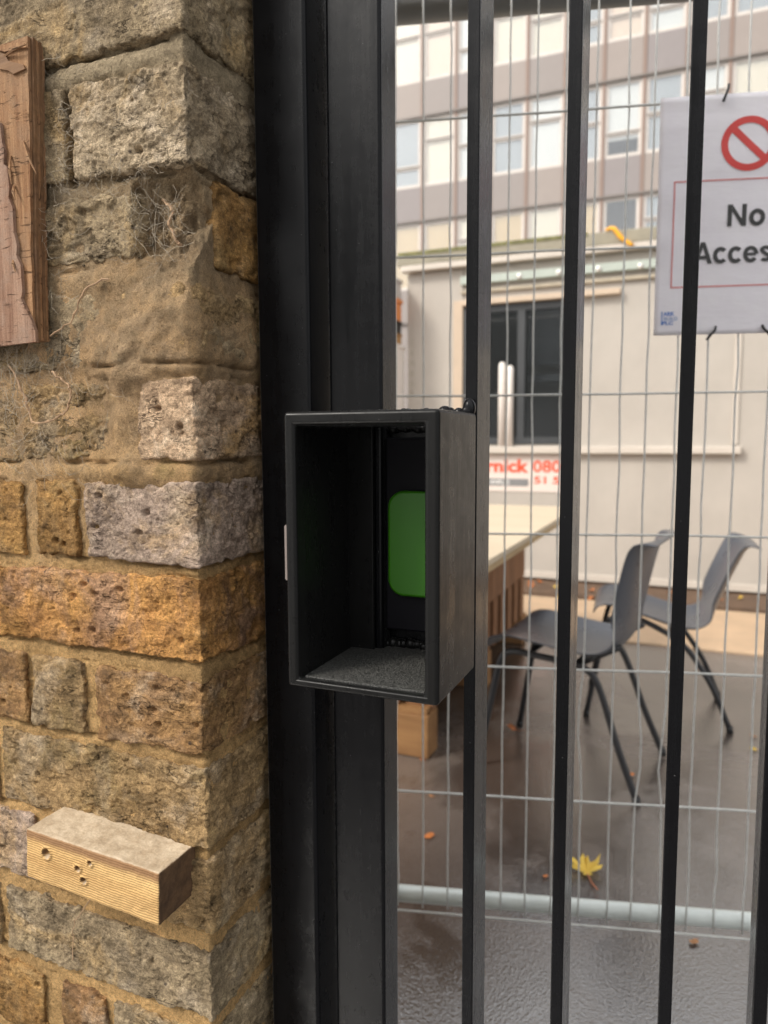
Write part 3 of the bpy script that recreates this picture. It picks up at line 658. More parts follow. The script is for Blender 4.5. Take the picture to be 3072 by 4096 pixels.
onsign('prohibition_bar', V, [(2*i, 2*i+1, 2*i+3, 2*i+2) for i in range(12)], red)
def frame(x0, x1, z0, z1, w):
    V = []; Fc = []
    for (a, b, c, d) in ((x0, x1, z1-w, z1), (x0, x1, z0, z0+w), (x0, x0+w, z0+w, z1-w), (x1-w, x1, z0+w, z1-w)):
        m = 16; o = len(V); hor = (b-a) > (d-c)
        for i in range(m+1):
            t = i/m
            V += [(a+(b-a)*t, 0, c), (a+(b-a)*t, 0, d)] if hor else [(a, 0, c+(d-c)*t), (b, 0, c+(d-c)*t)]
        Fc += [(o+2*i, o+2*i+1, o+2*i+3, o+2*i+2) for i in range(m)]
    return V, Fc
onsign('red_border', *frame(0.0625, 0.2955, 1.3140, 1.4862, 0.0020), redthin)
def signtext(name, body, x0, x1, z0, z1, mat, bold=0.034):
    V, Fc = text_geo(body, 1.0, bold); lo, hi = V.min(0), V.max(0)
    return onsign(name, np.stack([x0+(V[:, 0]-lo[0])/(hi[0]-lo[0])*(x1-x0), 0*V[:, 0], z0+(V[:, 1]-lo[1])/(hi[1]-lo[1])*(z1-z0)], 1), Fc, mat, 0.0018)
def stroke(P, w):
    P = [np.array(p, float) for p in P]; V = []
    for i, p in enumerate(P):
        t = P[min(i+1, len(P)-1)]-P[max(i-1, 0)]; t /= np.linalg.norm(t); n_ = np.array([-t[1], t[0]]); V += [p+n_*w/2, p-n_*w/2]
    return V, [(2*i, 2*i+1, 2*i+3, 2*i+2) for i in range(len(P)-1)]
def arc(cx, cy, rx, ry, a0, a1, n=22): return [(cx+rx*math.cos(math.radians(a0+(a1-a0)*k/n)), cy+ry*math.sin(math.radians(a0+(a1-a0)*k/n))) for k in range(n+1)]
def glyph(ch):      # outline in units of the capital height; returns points, faces, advance
    w = 0.185; xh = 0.74; rx, ry = 0.26, (xh-w)/2+0.02; cy = xh/2
    if ch == 'N': return [(0, 0), (.19, 0), (.19, 1), (0, 1), (.60, 0), (.79, 0), (.79, 1), (.60, 1), (.19, .68), (.19, 1.0), (.60, .32), (.60, 0)], [(0, 1, 2, 3), (4, 5, 6, 7), (8, 11, 10, 9)], 0.90
    if ch == 'A': return [(0, 0), (.20, 0), (.43, .76), (.43, 1), (.33, 1), (.86, 0), (.66, 0), (.53, 1), (.262, .21), (.598, .21), (.548, .375), (.312, .375)], [(0, 1, 2, 3, 4), (6, 5, 7, 3, 2), (8, 9, 10, 11)], 0.88
    if ch == 'o': V, Fc = stroke(arc(.33, cy, rx-.02, ry, 0, 360, 36), w)
    elif ch == 'c': V, Fc = stroke(arc(.33, cy, rx-.02, ry, 42, 318), w)
    elif ch == 'e':
        V, Fc = stroke(arc(.33, cy, rx-.02, ry, 0, 322), w*.96); o = len(V)
        V = list(V)+[(.18, cy-.065), (.55, cy-.065), (.55, cy+.065), (.18, cy+.065)]; Fc = Fc+[(o, o+1, o+2, o+3)]
    else: V, Fc = stroke(arc(.29, .535, .175, .128, 30, 200, 12)[:-1]+arc(.29, .215, .175, .125, 100-20, -150, 16), w*.9)
    return [tuple(v) for v in V], Fc, {'o': .72, 'c': .655, 'e': .68, 's': .60}[ch]
def word(txt, x, z, h, xs):
    for ch in txt:
        V, Fc, adv = glyph(ch); onsign('letter', [(x+p[0]*h*xs, 0, z+p[1]*h) for p in V], Fc, dk, 0.0019); x += adv*h*xs
word('No', 0.1487, 1.4108, 0.0345, 1.09); word('Access', 0.0965, 1.3518, 0.0350, 1.03)
signtext('lettering', 'ARK', 0.0520, 0.0700, 1.2685, 1.2750, blue); signtext('lettering', 'BUILD', 0.0530, 0.0755, 1.2605, 1.2665, plain('pale_blue_print', lin(170, 184, 214), 0.5)); signtext('lettering', 'PLC', 0.0505, 0.0680, 1.2535, 1.2595, blue)
onsign('logo_bar', [(0.0490, 0, 1.2530), (0.0505, 0, 1.2530), (0.0505, 0, 1.2755), (0.0490, 0, 1.2755)], [(0, 1, 2, 3)], blue)
tiem = plain('black_nylon', (0.012, 0.012, 0.012), 0.4)
for (x, z, dx, dz) in ((0.138, 1.6165, 0.006, 0.016), (0.129, 1.2345, 0.011, 0.013), (0.2184, 1.2350, -0.012, 0.013)):
    mk('cable_tie', tube(smooth_path([(x-dx*.6, -0.010, z-dz*.6), (x-dx*.1, -0.013, z), (x+dx*.5, -0.012, z+dz*.6), (x+dx*.7, -0.009, z+dz*1.1)], 4), 0.0022, 6), tiem, sign, smooth=True)

# ------------------------------------------------------------------ site cabin
YC = 5.4
cream = plain('cabin_cream', lin(180, 172, 162), 0.5, 0.09, 1.6, 0.0012, 40); cream2 = plain('cabin_trim', lin(200, 190, 178), 0.45, 0.05, 3)
cabin = thing('site_cabin', 'cream steel site cabin with a dark framed window and lettered panel', 'cabin', (0.8, 6.6, 0))
CX0, CX1 = -2.06, 5.4
mk('roof_slab', box(CX0-0.06, CX1+0.06, YC-0.07, YC+2.5, 2.398, 2.488), plain('mossy_roof_edge', lin(150, 143, 126), 0.8, 0.2, 5, 0.004, 50), cabin, bev=0.008)
mk('moss', box(CX0-0.05, -0.70, YC-0.075, YC+0.2, 2.470, 2.496), plain('roof_moss', lin(124, 122, 82), 0.95, 0.4, 20, 0.01, 120), cabin)
mk('roof_trim', box(CX0-0.03, CX1+0.03, YC-0.075, YC-0.002, 2.352, 2.397), cream2, cabin, bev=0.006)
# wall panels: butted steel sheets round the window opening
WX0, WX1, WZ0, WZ1 = -1.605, -0.79, 1.036, 2.062
def panel(x0, x1, z0, z1): return mk('wall_panel', box(x0, x1, YC, YC+0.05, z0, z1), cream, cabin, bev=0.004)
g_ = 0.004
panel(CX0, WX0-g_, 0.03, 2.35); panel(WX0+g_*0, WX1, 0.03, WZ0-0.003); panel(WX0, WX1, WZ1+0.003, 2.35)
xx = WX1+g_
for x1 in (0.281, 1.35, 2.42, 3.49, 4.56, CX1): panel(xx, x1-g_, 0.03, 2.35); xx = x1
mk('side_wall', box(CX0, CX0+0.05, YC+0.055, YC+2.45, 0.03, 2.35), cream, cabin); mk('back_wall', box(CX0+0.055, CX1, YC+2.4, YC+2.45, 0.03, 2.35), cream, cabin); mk('floor_deck', box(CX0+0.06, CX1, YC+0.06, YC+2.39, 0.05, 0.10), plain('cabin_floor', lin(70, 66, 60), 0.7), cabin); mk('ceiling', box(CX0+0.06, CX1, YC+0.06, YC+2.39, 2.36, 2.39), plain('cabin_ceiling', lin(120, 118, 112), 0.7), cabin)
mk('base_skirt', box(CX0, CX1, YC-0.012, YC-0.001, 0.035, 0.085), cream2, cabin, bev=0.003)
mk('joint_strip', box(0.262, 0.300, YC-0.012, YC-0.001, 1.03, 2.34), cream2, cabin, bev=0.003)
dkf = plain('dark_window_frame', lin(62, 64, 66), 0.45, 0.1)
win = mk('window', join(box(WX0, WX0+0.05, YC-0.01, YC+0.045, WZ0, WZ1), box(WX1-0.05, WX1, YC-0.01, YC+0.045, WZ0, WZ1), box(WX0+0.05, WX1-0.05, YC-0.01, YC+0.045, WZ0, WZ0+0.05), box(WX0+0.05, WX1-0.05, YC-0.01, YC+0.045, WZ1-0.05, WZ1), box(-1.19, -1.135, YC-0.008, YC+0.044, WZ0+0.05, WZ1-0.05)), dkf, cabin)
def glass_mat(name, tintc=(0.85, 0.88, 0.86), rough=0.02, f0=0.045):
    m = Mat(name); tr = m.n('ShaderNodeBsdfTransparent', {'Color': tintc}); gl = m.n('ShaderNodeBsdfGlossy', {'Color': (0.95, 0.97, 1.0), 'Roughness': rough})
    lw = m.n('ShaderNodeLayerWeight', {'Blend': 0.5}).outputs['Facing']; fr = m.math('ADD', m.math('MULTIPLY', m.math('POWER', lw, 4.0), 0.9), f0)
    mx = m.n('ShaderNodeMixShader', {0: fr, 1: tr.outputs[0], 2: gl.outputs[0]})
    m.t.links.new(mx.outputs[0], m.out.inputs[0]); return m.m
cg = glass_mat('cabin_glass', (0.5, 0.52, 0.52), 0.16, 0.05)
for a, b in ((WX0+0.05, -1.19), (-1.135, WX1-0.05)): mk('pane', box(a, b, YC+0.012, YC+0.018, WZ0+0.05, WZ1-0.05), cg, win)
mk('blind_slat', box(-1.13, WX1-0.05, YC+0.12, YC+0.125, 1.50, 1.55), plain('blind_grey', lin(150, 150, 160), 0.5), win); mk('blind_slat', box(-1.13, WX1-0.05, YC+0.12, YC+0.125, 1.62, 1.96), plain('blind_dim', lin(96, 98, 108), 0.5), win)
mk('window_reveal', join(box(WX0-0.075, WX0-0.001, YC-0.022, YC-0.001, WZ0, WZ1+0.05), box(WX0-0.001, WX1+0.32, YC-0.055, YC-0.001, 2.068, 2.108)), plain('window_trim', lin(196, 176, 154), 0.5, 0.06), cabin, bev=0.004)
mk('sill', box(-1.66, 0.322, YC-0.055, YC-0.001, 0.964, 1.017), cream2, cabin, bev=0.008)
# shutter rail with round bolts above the window
rl = mk('shutter_rail', box(-1.62, 1.5, YC-0.05, YC-0.001, 2.222, 2.282), plain('pale_green_rail', lin(176, 184, 174), 0.35, 0.06), cabin, bev=0.004)
for p in ((2078, 1104), (2236, 1089), (2395, 1075), (2563, 1063)) :
    q = at_y(*p, YC-0.05); mk('bolt', sphere((q[0], YC-0.052, q[2]), 0.021, 12, 8, (1, .5, 1)), plain('bolt_zinc', lin(214, 210, 204), 0.3, metal=0.4), rl, smooth=True)
for x in (0.10, 0.42, 0.74): mk('bolt', sphere((x, YC-0.052, 2.245), 0.021, 12, 8, (1, .5, 1)), bpy.data.materials['bolt_zinc'], rl, smooth=True)
mk('eaves_shade_band', box(-1.62, 1.5, YC-0.03, YC-0.001, 2.160, 2.185), plain('eaves_shade', lin(176, 164, 144), 0.5), cabin, bev=0.004)  # raised strip coloured as the band of shade below the shutter rail
# lettered panel
mk('sign_panel', box(-1.72, -0.775, YC-0.006, YC-0.0005, 0.68, 0.955), plain('sign_white', lin(222, 208, 198), 0.5, 0.03), cabin)
orange = plain('orange_print', lin(228, 84, 48), 0.5, 0.04); gry = plain('grey_panel_print', lin(128, 128, 128), 0.5, 0.04); wht = plain('white_print', lin(224, 222, 218), 0.5, 0.03)
ys = YC-0.0065
mk('lettering', wall_text('Wernick', -1.66, -1.094, 0.822, 0.922, ys, bold=0.035), orange, cabin)
mk('lettering', wall_text('0800', -1.062, -0.79, 0.826, 0.915, ys, bold=0.02), orange, cabin)
mk('lettering', wall_text('51', -1.052, -0.965, 0.742, 0.796, ys, bold=0.02), orange, cabin); mk('lettering', wall_text('55', -0.915, -0.80, 0.742, 0.796, ys, bold=0.02), orange, cabin)
mk('lettering_bar', slab(rounded(-1.66, -1.094, 0.722, 0.776, 0.012, 4), ys-0.002, ys), gry, cabin)
mk('lettering', wall_text('HIRE', -1.42, -1.235, 0.733, 0.765, ys-0.0025, bold=0.02), wht, cabin)
lt = plain('faded_print', lin(164, 156, 140), 0.6)
for k, ch in enumerate('CAMBAR'): mk('lettering', wall_text(ch, -2.037, -2.005, 1.80-k*0.078, 1.845-k*0.078, YC-0.001), lt, cabin)
# two white tubes standing on the sill in front of the glass
whp = plain('white_enamel', lin(240, 232, 224), 0.4, 0.03)
for i, (x, zt, lab) in enumerate(((-1.297, 1.640, 'taller left one of two white tubes standing on the cabin window sill'), (-1.237, 1.612, 'shorter right one of two white tubes standing on the cabin window sill'))):
    r = 0.026; zb = 1.017; prof = [(zb, r), (zt-0.03, r), (zt-0.012, r*0.86), (zt, r*0.45)]
    tag(mk('white_tube', tube([(x, YC-0.028, z) for z, _ in prof], [q for _, q in prof], 16), whp, origin=(x, YC-0.028, zb), smooth=True), lab, 'tube', 'white tubes on the cabin sill')
# strap on the roof edge
q1, q2 = at_y(2440, 918, YC-0.1), at_y(2530, 980, YC-0.1)
tag(mk('orange_strap', join(tube(smooth_path([(q1[0]-.03, YC-0.06, 2.497), (q1[0]+.02, YC-0.082, 2.500), ((q1[0]+q2[0])/2, YC-0.086, (q1[2]+q2[2])/2), (q2[0], YC-0.088, q2[2])], 5), [0.012]*5+[0.016]*6+[0.014]*5, 6)), plain('orange_webbing', lin(236, 170, 40), 0.6, 0.1), smooth=True), 'short orange strap hanging over the cabin roof edge', 'strap')
# things standing past the cabin's left end
X = -2.135
tag(mk('white_cabinet', join(box(X-0.45, X+0.035, 5.0, 5.45, 0.02, at_y(1600, 1352, 5.0)[2]), box(X-0.46, X+0.045, 4.99, 5.46, at_y(1600, 1352, 5.0)[2]-0.035, at_y(1600, 1352, 5.0)[2]+0.004)), whp, bev=0.02), 'tall white cabinet standing past the left end of the cabin', 'cabinet')
zc = at_y(1600, 1352, 5.0)[2]+0.005
for h_, c_, lab, cat, nm in ((0.08, lin(176, 134, 84), 'tan cardboard box lying on top of the white cabinet', 'box', 'cardboard_box'), (0.095, lin(50, 46, 44), 'black crate on the tan box above the white cabinet', 'crate', 'black_crate'), (0.17, lin(226, 140, 78), 'orange crate stacked on the black crate above the white cabinet', 'crate', 'orange_crate'), (0.15, lin(196, 190, 186), 'pale grey box topmost on the stack above the white cabinet', 'box', 'grey_box')):
    mt = plain(nm+'_skin', c_, 0.6, 0.1)
    tag(mk(nm, join(box(X-0.38, X+0.025, 5.05, 5.40, zc, zc+h_*0.8), box(X-0.39, X+0.035, 5.04, 5.41, zc+h_*0.8, zc+h_-0.002)), mt, bev=0.006), lab, cat); zc += h_

# ------------------------------------------------------------------ office building behind
YB = 24.0; TOP = 15.95
bld = thing('office_building', 'long office block with taupe panels and rows of blind-covered windows', 'building', (0, YB, 0))
mul = [-8.61-1.165*k for k in range(4, 0, -1)] + [-8.61, -7.43, -6.26, -5.08, -3.91, -2.74, -1.575, -0.42, 0.74] + [0.74+1.165*k for k in range(1, 8)]
taupe = [plain('taupe_panel_%d' % i, c, 0.5, 0.05, 2) for i, c in enumerate((lin(142, 133, 128), lin(150, 139, 132), lin(138, 130, 128)))]
brown = plain('brown_mullion', lin(140, 118, 106), 0.5, 0.06); wfr = plain('pale_window_frame', lin(206, 198, 190), 0.5, 0.05); dline = plain('dark_transom', lin(120, 112, 106), 0.5, 0.05)
mk('wall', box(mul[0]-2, mul[-1]+2, YB+0.9, YB+9, 0, TOP), plain('dark_interior', lin(112, 104, 96), 0.8), bld)
og = glass_mat('office_glass', (0.98, 0.99, 0.98), 0.015, 0.10)
def blind_mat(name, c): 
    m = Mat(name); v = m.coord(); w = m.n('ShaderNodeTexWave', {'Vector': v, 'Scale': 6.0}, wave_type='BANDS', bands_direction='Z').outputs['Fac']
    return m.fin(m.mix(w, scl(c, .9), c), 0.7)
bl = [blind_mat('cream_blind', lin(212, 200, 182)), blind_mat('white_blind', lin(204, 203, 202)), blind_mat('peach_blind', lin(212, 188, 168)), blind_mat('grey_blind', lin(150, 154, 160)), blind_mat('tan_blind', lin(192, 164, 120))]
STO = 3.378; sp_b = [11.907-8.529+11.907, 11.907, 8.529, 8.529-STO]; sp_h = 1.10
rs = random.Random(12)
for ri, zb in enumerate(sp_b):
    mk('drip_edge', box(mul[0], mul[-1], YB-0.10, YB-0.031, zb-0.07, zb-0.005), dline, bld)
    for bi in range(len(mul)-1):
        x0, x1 = mul[bi]+0.05, mul[bi+1]-0.05
        mk('spandrel_panel', box(x0, x1, YB-0.03, YB+0.03, zb, min(zb+sp_h, TOP-0.003)), taupe[rs.randrange(3)], bld, bev=0.012)
        # window below this spandrel
        wz1 = zb-0.08; wz0 = zb-STO+sp_h+0.01
        if ri == 3: continue
        tz = wz0+(wz1-wz0)*rs.choice([0.30, 0.32, 0.50, 0.52, 0.66])
        fw = 0.05
        w_ = mk('window', join(box(x0, x0+fw, YB, YB+0.06, wz0, wz1), box(x1-fw, x1, YB, YB+0.06, wz0, wz1), box(x0+fw, x1-fw, YB, YB+0.06, wz0, wz0+fw), box(x0+fw, x1-fw, YB, YB+0.06, wz1-fw, wz1)), wfr, bld)
        mk('transom', box(x0+fw, x1-fw, YB-0.012, YB+0.055, tz-0.032, tz+0.032), dline, w_)
        for za, zb_ in ((tz+0.033, wz1-fw), (wz0+fw, tz-0.033)): mk('sash', join(box(x0+fw, x0+fw+0.04, YB+0.004, YB+0.05, za, zb_), box(x1-fw-0.04, x1-fw, YB+0.004, YB+0.05, za, zb_), box(x0+fw+0.04, x1-fw-0.04, YB+0.004, YB+0.05, za, za+0.04), box(x0+fw+0.04, x1-fw-0.04, YB+0.004, YB+0.05, zb_-0.04, zb_)), wfr, w_)
        mk('pane', box(x0+fw, x1-fw, YB+0.022, YB+0.03, tz+0.033, wz1-fw), og, w_); mk('pane', box(x0+fw, x1-fw, YB+0.022, YB+0.03, wz0+fw, tz-0.033), og, w_)
        kind = rs.random(); m_ = bl[rs.choice([0, 1, 1, 2, 3, 3])] if ri < 2 else bl[rs.choice([4, 4, 0, 3])]
        drop = 0.0 if kind < 0.9 else rs.uniform(0.1, 0.4)
        if ri == 2 and kind > 0.8: continue
        mk('blind', box(x0+0.02, x1-0.02, YB+0.064, YB+0.069, wz0+drop*(wz1-wz0), wz1), m_, w_)
for x in mul: mk('mullion', box(x-0.048, x+0.048, YB-0.055, YB+0.07, 4.6, TOP-0.002), brown, bld, bev=0.01)
mk('plinth', box(mul[0], mul[-1], YB-0.02, YB+0.89, 0, 5.10), taupe[0], bld)
mk('parapet', box(mul[0]-0.1, mul[-1]+0.1, YB-0.12, YB+0.88, TOP, TOP+0.12), taupe[2], bld)

# ------------------------------------------------------------------ table: ply top on a slatted timber crate
tb = thing('wooden_table', 'pale plywood tabletop resting on a slatted timber crate behind the fence', 'table', (-1.1, 2.9, 0))
plyt = wood_mat('table_ply', lin(204, 188, 164), lin(190, 172, 146), 'X', 0.5, 30, 0.0004, 0.8, 0.1); plye = wood_mat('table_ply_edge', lin(196, 170, 130), lin(158, 132, 98), 'Y', 0.6, 40, 0.0004)
crw = wood_mat('crate_wood', lin(150, 108, 76), lin(108, 76, 54), 'Z', 0.6, 50, 0.0008); crw2 = wood_mat('crate_bearer_wood', lin(162, 122, 80), lin(118, 84, 54), 'X', 0.6, 40, 0.0008)
TZ = 0.72; TXR = -0.518
mk('top_sheet', box(-1.75, TXR, 1.88, 3.80, TZ-0.018, TZ), plyt, tb, bev=0.0015); mk('under_sheet', box(-1.75, TXR-0.004, 1.884, 3.797, TZ-0.040, TZ-0.0185), plye, tb, bev=0.0015)
CR = -0.767; CYF, CYB = 2.20, 3.78
mk('bearer', box(-1.7, CR, CYF, CYF+0.10, 0.001, 0.150), crw2, tb, bev=0.006); mk('bearer', box(-1.7, CR, CYB-0.10, CYB, 0.001, 0.150), crw2, tb, bev=0.006); mk('bearer', box(-1.7, CR, 2.94, 3.04, 0.001, 0.150), crw2, tb, bev=0.006)
y = CYF+0.012
k = 0
while y < CYB-0.03 and k < 4:
    w = (0.11, 0.09, 0.62, 0.70)[k]; mk('side_board', box(CR-0.028, CR-0.006, y, min(y+w, CYB), 0.36, TZ-0.041), crw, tb, bev=0.002); y += w+0.005; k += 1
y = CYF+0.05
while y < CYB-0.05: mk('side_slat', box(CR-0.030, CR-0.005, y, y+0.075, 0.152, 0.359), crw, tb, bev=0.002); y += 0.14
for i, x in enumerate(np.arange(-1.70, CR-0.12, 0.118)): mk('front_board', box(x, x+0.112, CYF+0.02, CYF+0.042, 0.17, TZ-0.042), crw, tb, bev=0.002)
mk('front_ledge', box(-1.7, CR-0.01, CYF+0.008, CYF+0.10, 0.151, 0.168), crw2, tb); mk('corner_post', box(CR-0.10, CR-0.031, CYF+0.045, CYF+0.115, 0.152, TZ-0.043), crw, tb); mk('crate_dark_fill', box(-1.68, CR-0.05, CYF+0.12, CYB-0.02, 0.155, 0.60), plain('crate_dark', lin(70, 48, 34), 0.8), tb)  # last: dark brown block filling the crate, seen through the gaps between slats

# ------------------------------------------------------------------ stacking chairs
shellm = plain('grey_chair_plastic', lin(74, 77, 84), 0.3, 0.06, 12, 0.0003, 900); legm = plain('black_chair_tube', (0.014, 0.014, 0.016), 0.35, 0.1)
def chair(label, loc, heading, recline, drop=0.0):
    t = thing('stacking_chair', label, 'chair', (loc[0], loc[1], 0), heading, 'plastic stacking chairs by the table')
    prof = smooth_path([(0.236, 0.398), (0.225, 0.424), (0.17, 0.432), (0.06, 0.420), (-0.05, 0.408), (-0.125, 0.412), (-0.172, 0.450), (-0.196, 0.53), (-0.214, 0.62), (-0.232, 0.70), (-0.246, 0.745), (-0.266, 0.766), (-0.280, 0.760)], 4)
    L = [(p[0], p[1]) for p in prof]; nv = 17; V = []
    for i, (x, z) in enumerate(L):
        u = i/(len(L)-1)
        back = max(0, min(1, (z-0.44)/0.1)) if x < -0.1 else 0
        hw = 0.205 - 0.012*math.exp(-((u-0.52)/0.10)**2) - 0.02*max(0, (u-0.86)/0.14)**2 - 0.02*max(0, (0.08-u)/0.08)**2
        for j in range(nv):
            s = -1+2*j/(nv-1); e = abs(s)**3
            dz = 0.022*e*(1-back)*(0 if u < 0.08 else 1); dx = 0.040*e*back*(1-max(0, (u-.9)/.1))
            V.append((x+dx, s*hw, z+dz*min(1, max(0, (u-0.05)*8)) - 0.008*(1-s*s)*(1-back)))
    V = np.array(V)
    if recline:
        a = math.radians(recline); X = V[:, 0]-0.2; Z = V[:, 2]-0.42
        V[:, 0] = 0.2+X*math.cos(a)-Z*math.sin(a); V[:, 2] = 0.42+X*math.sin(a)+Z*math.cos(a)
    n = len(L); Fc = [(i*nv+j, i*nv+j+1, (i+1)*nv+j+1, (i+1)*nv+j) for i in range(n-1) for j in range(nv-1)]
    sh = mk('seat_shell', (V, Fc), shellm, t, smooth=True); m = sh.modifiers.new('thick', 'SOLIDIFY'); m.thickness = 0.006; m.offset = 0
    sub = sh.modifiers.new('sub', 'SUBSURF'); sub.levels = 1; sub.render_levels = 1
    dzr = 0.07 if recline else 0.0
    for s in (-1, 1):
        pts = smooth_path([(0.255, s*0.190, 0.0115), (0.222, s*0.181, 0.20), (0.190, s*0.172, 0.355), (0.155, s*0.170, 0.392), (0.08, s*0.170, 0.392), (-0.03, s*0.170, 0.384-dzr*.6), (-0.085, s*0.170, 0.372-dzr), (-0.125, s*0.172, 0.325-dzr), (-0.19, s*0.184, 0.15), (-0.248, s*0.196, 0.0115)], 6)
        lg = mk('leg_frame', tube(pts, 0.0105, 10), legm, t, smooth=True)
        for px_, py_ in ((0.256, 0.1903), (-0.2495, 0.1963)): mk('foot_cap', tube([(px_, s*py_, 0.0005), (px_-0.003*np.sign(px_), s*py_*0.997, 0.022)], 0.0125, 10), tiem, lg, smooth=True)
        if not recline: mk('back_stay', tube([(-0.06, s*0.150, 0.380-dzr), (-0.185-0.02*(recline > 0), s*0.150, 0.452-dzr*1.2)], 0.009, 8), legm, t, smooth=True)
    for x, z in ((0.10, 0.390), (-0.05, 0.378-dzr*.8)): mk('crossbar', tube([(x, -0.17, z), (x, 0.17, z)], 0.009, 8), legm, t, smooth=True)
    return t
chair('grey plastic stacking chair nearer the fence, pushed up to the table', (-0.323, 2.379), math.radians(171.5), 0)
chair('grey plastic stacking chair farther back, leaning backwards beside the nearer one', (-0.09, 3.01), math.radians(184), 10)

# ------------------------------------------------------------------ fallen leaves
def leaf_geo(size, seed, lobes=True, curl=0.25):
    rs = random.Random(seed)
    if lobes: prof = [(0, 0.12), (12, 0.55), (20, 0.72), (30, 0.50), (40, 0.80), (48, 0.96), (56, 0.74), (66, 0.52), (78, 0.78), (84, 0.74), (90, 1.0), (96, 0.74), (102, 0.78), (114, 0.52), (124, 0.74), (132, 0.96), (140, 0.80), (150, 0.50), (160, 0.72), (168, 0.55), (180, 0.12), (225, 0.30), (262, 0.16), (270, 0.05), (278, 0.16), (315, 0.30)]
    else: prof = [(a, 0.42+0.5*abs(math.sin(math.radians(a))))  for a in range(0, 360, 24)]
    V = [(0, 0, 0.006)]
    for a, r in prof:
        r *= rs.uniform(.9, 1.1)*0.5*size; x, y = r*math.cos(math.radians(a)), r*math.sin(math.radians(a))
        V.append((x, y, 0.004+curl*(abs(x)**1.5+abs(y)**1.5)/size**0.5*rs.uniform(.5, 1.3)))
    n = len(prof); Fc = [(0, 1+i, 1+(i+1) % n) for i in range(n)]
    st = tube([(0, -0.02*size, 0.006), (0.03*size, -0.3*size, 0.004), (0.08*size, -0.62*size, 0.010)], 0.012*size, 5)
    return (V, Fc), st
lm = [plain('yellow_leaf', lin(214, 180, 74), 0.6, 0.15, 40), plain('orange_leaf', lin(186, 112, 58), 0.6, 0.2, 40), plain('tan_leaf', lin(158, 112, 72), 0.65, 0.2, 40)]
stm = plain('leaf_stem', lin(176, 104, 66), 0.6)
def leaf(px, py, size, mat, label, seed, lobes=True, rot=None, group=None, z=0.0, curl=0.25):
    p = ground(px, py, z); rs = random.Random(seed)
    t = thing('fallen_leaf', label, 'leaf', (p[0], p[1], z+0.0006), rs.uniform(0, 6.28) if rot is None else rot, group)
    g, st = leaf_geo(size, seed, lobes, curl); mk('blade', g, mat, t); mk('stem', st, stm, t)
leaf(2348, 3500, 0.120, lm[0], 'large yellow maple leaf lying on the wet ground near the fence', 1, rot=math.radians(18), curl=0.6)
leaf(1716, 3351, 0.036, lm[1], 'small orange leaf on wet ground between stile and first gate bar', 2, False)
leaf(2059, 2925, 0.062, lm[1], 'curled orange leaf by the far front foot of the nearer chair', 3, curl=0.9)
leaf(3025, 3004, 0.050, lm[0], 'yellow leaf at the right edge beyond the mesh fence', 4)
leaf(3014, 2950, 0.030, lm[2], 'tan leaf just above the yellow leaf at the right edge', 5, False)
for i, (x, y) in enumerate([(2182, 3512), (1725, 3190), (2528, 3104), (1640, 3020), (1690, 3045), (2775, 3775)]):
    leaf(x, y, 0.016+0.004*(i % 3), lm[1+i % 2], 'tiny orange brown leaf scrap on the wet ground behind the gate', 20+i, False, group='leaf scraps on the wet ground')
rs = random.Random(77)
for i in range(34):
    X_, Y_ = rs.uniform(-1.3, 1.9), rs.uniform(4.86, 5.34); z = 0.0206 if Y_ > 4.92 else 0.001
    t = thing('fallen_leaf', 'orange brown leaf in the litter along the foot of the cabin', 'leaf', (X_, Y_, z), rs.uniform(0, 6.28), 'leaf litter along the cabin')
    g, st = leaf_geo(rs.uniform(.05, .09), 100+i, True, rs.uniform(.4, 1.2)); mk('blade', g, lm[rs.choice([1, 1, 2, 0])], t)

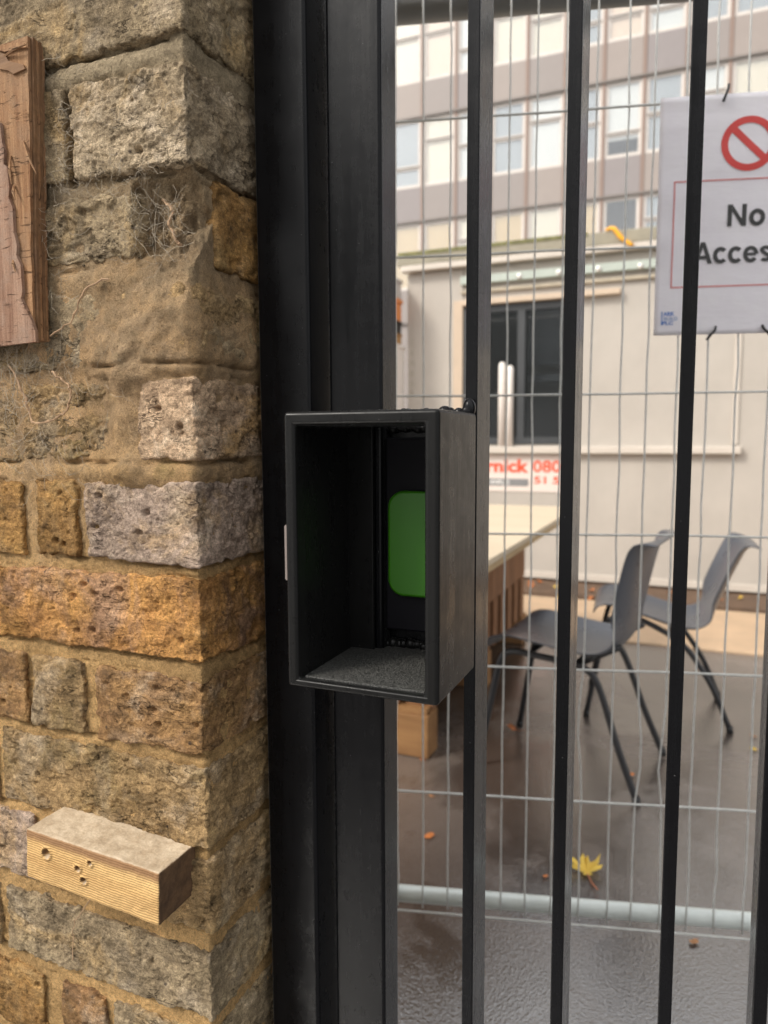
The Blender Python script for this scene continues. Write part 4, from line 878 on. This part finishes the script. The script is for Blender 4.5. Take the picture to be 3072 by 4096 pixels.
# ------------------------------------------------------------------ street trees behind the camera (they shade the street side and show in the glass)
leafm = plain('street_leaf', (0.055, 0.085, 0.025), 0.6, 0.4, 2.0); barkm = plain('street_bark', lin(84, 70, 58), 0.9, 0.3, 20, 0.01, 40)
def street_tree(x, y, hgt, wid, seed, label):
    rs = np.random.RandomState(seed); t = thing('street_tree', label, 'tree', (x, y, 0), 0.0, 'trees along the other side of the street')
    gs = [tube([(0, 0, 0.0), (0.05, 0.03, hgt*0.2), (0.0, 0.1, hgt*0.45), (0.05, 0.0, hgt*0.8)], [0.17, 0.14, 0.11, 0.03], 10)]
    for k in range(6):
        a = k*1.05+rs.rand(); z = hgt*(0.28+0.08*k); L = wid*0.42; gs.append(tube([(0, 0, z), (math.cos(a)*L*.5, math.sin(a)*L*.5, z+0.4), (math.cos(a)*L, math.sin(a)*L, z+1.0)], [0.06, 0.045, 0.015], 6))
    mk('trunk', join(*gs), barkm, t, smooth=True)
    nc = 70; u = rs.normal(size=(nc, 3)); u /= np.linalg.norm(u, axis=1)[:, None]; c = u*(rs.rand(nc, 1)**0.45)*np.array([wid/2, wid/2, hgt*0.42]) + np.array([0, 0, hgt*0.58])
    p = np.repeat(c, 46, 0)+rs.normal(size=(nc*46, 3))*0.33; n = len(p)
    a = rs.normal(size=(n, 3)); a /= np.linalg.norm(a, axis=1)[:, None]; b = np.cross(a, rs.normal(size=(n, 3))); b /= np.linalg.norm(b, axis=1)[:, None]
    sz = rs.uniform(.06, .13, (n, 1)); V = np.stack([p+a*sz, p+b*sz*.6, p-a*sz, p-b*sz*.6], 1).reshape(-1, 3); V[:, 2] = np.maximum(V[:, 2], 0.3)
    mk('crown', (V, np.arange(n*4).reshape(-1, 4)), leafm, t)
for i, (x, y, h_, w_, lab) in enumerate(((-9.5, -8.6, 6.4, 5.2, 'leftmost leafy tree across the street, seen only in reflections'), (-4.6, -9.2, 6.9, 5.6, 'second leafy tree from the left across the street, seen in reflections'), (0.4, -8.8, 6.2, 5.4, 'middle leafy tree across the street, seen only in reflections'), (5.2, -9.3, 6.8, 5.6, 'fourth leafy tree from the left across the street, seen in reflections'), (10.0, -8.9, 6.5, 5.4, 'rightmost leafy tree across the street, seen only in reflections'))): street_tree(x, y, h_, w_, 50+i, lab)
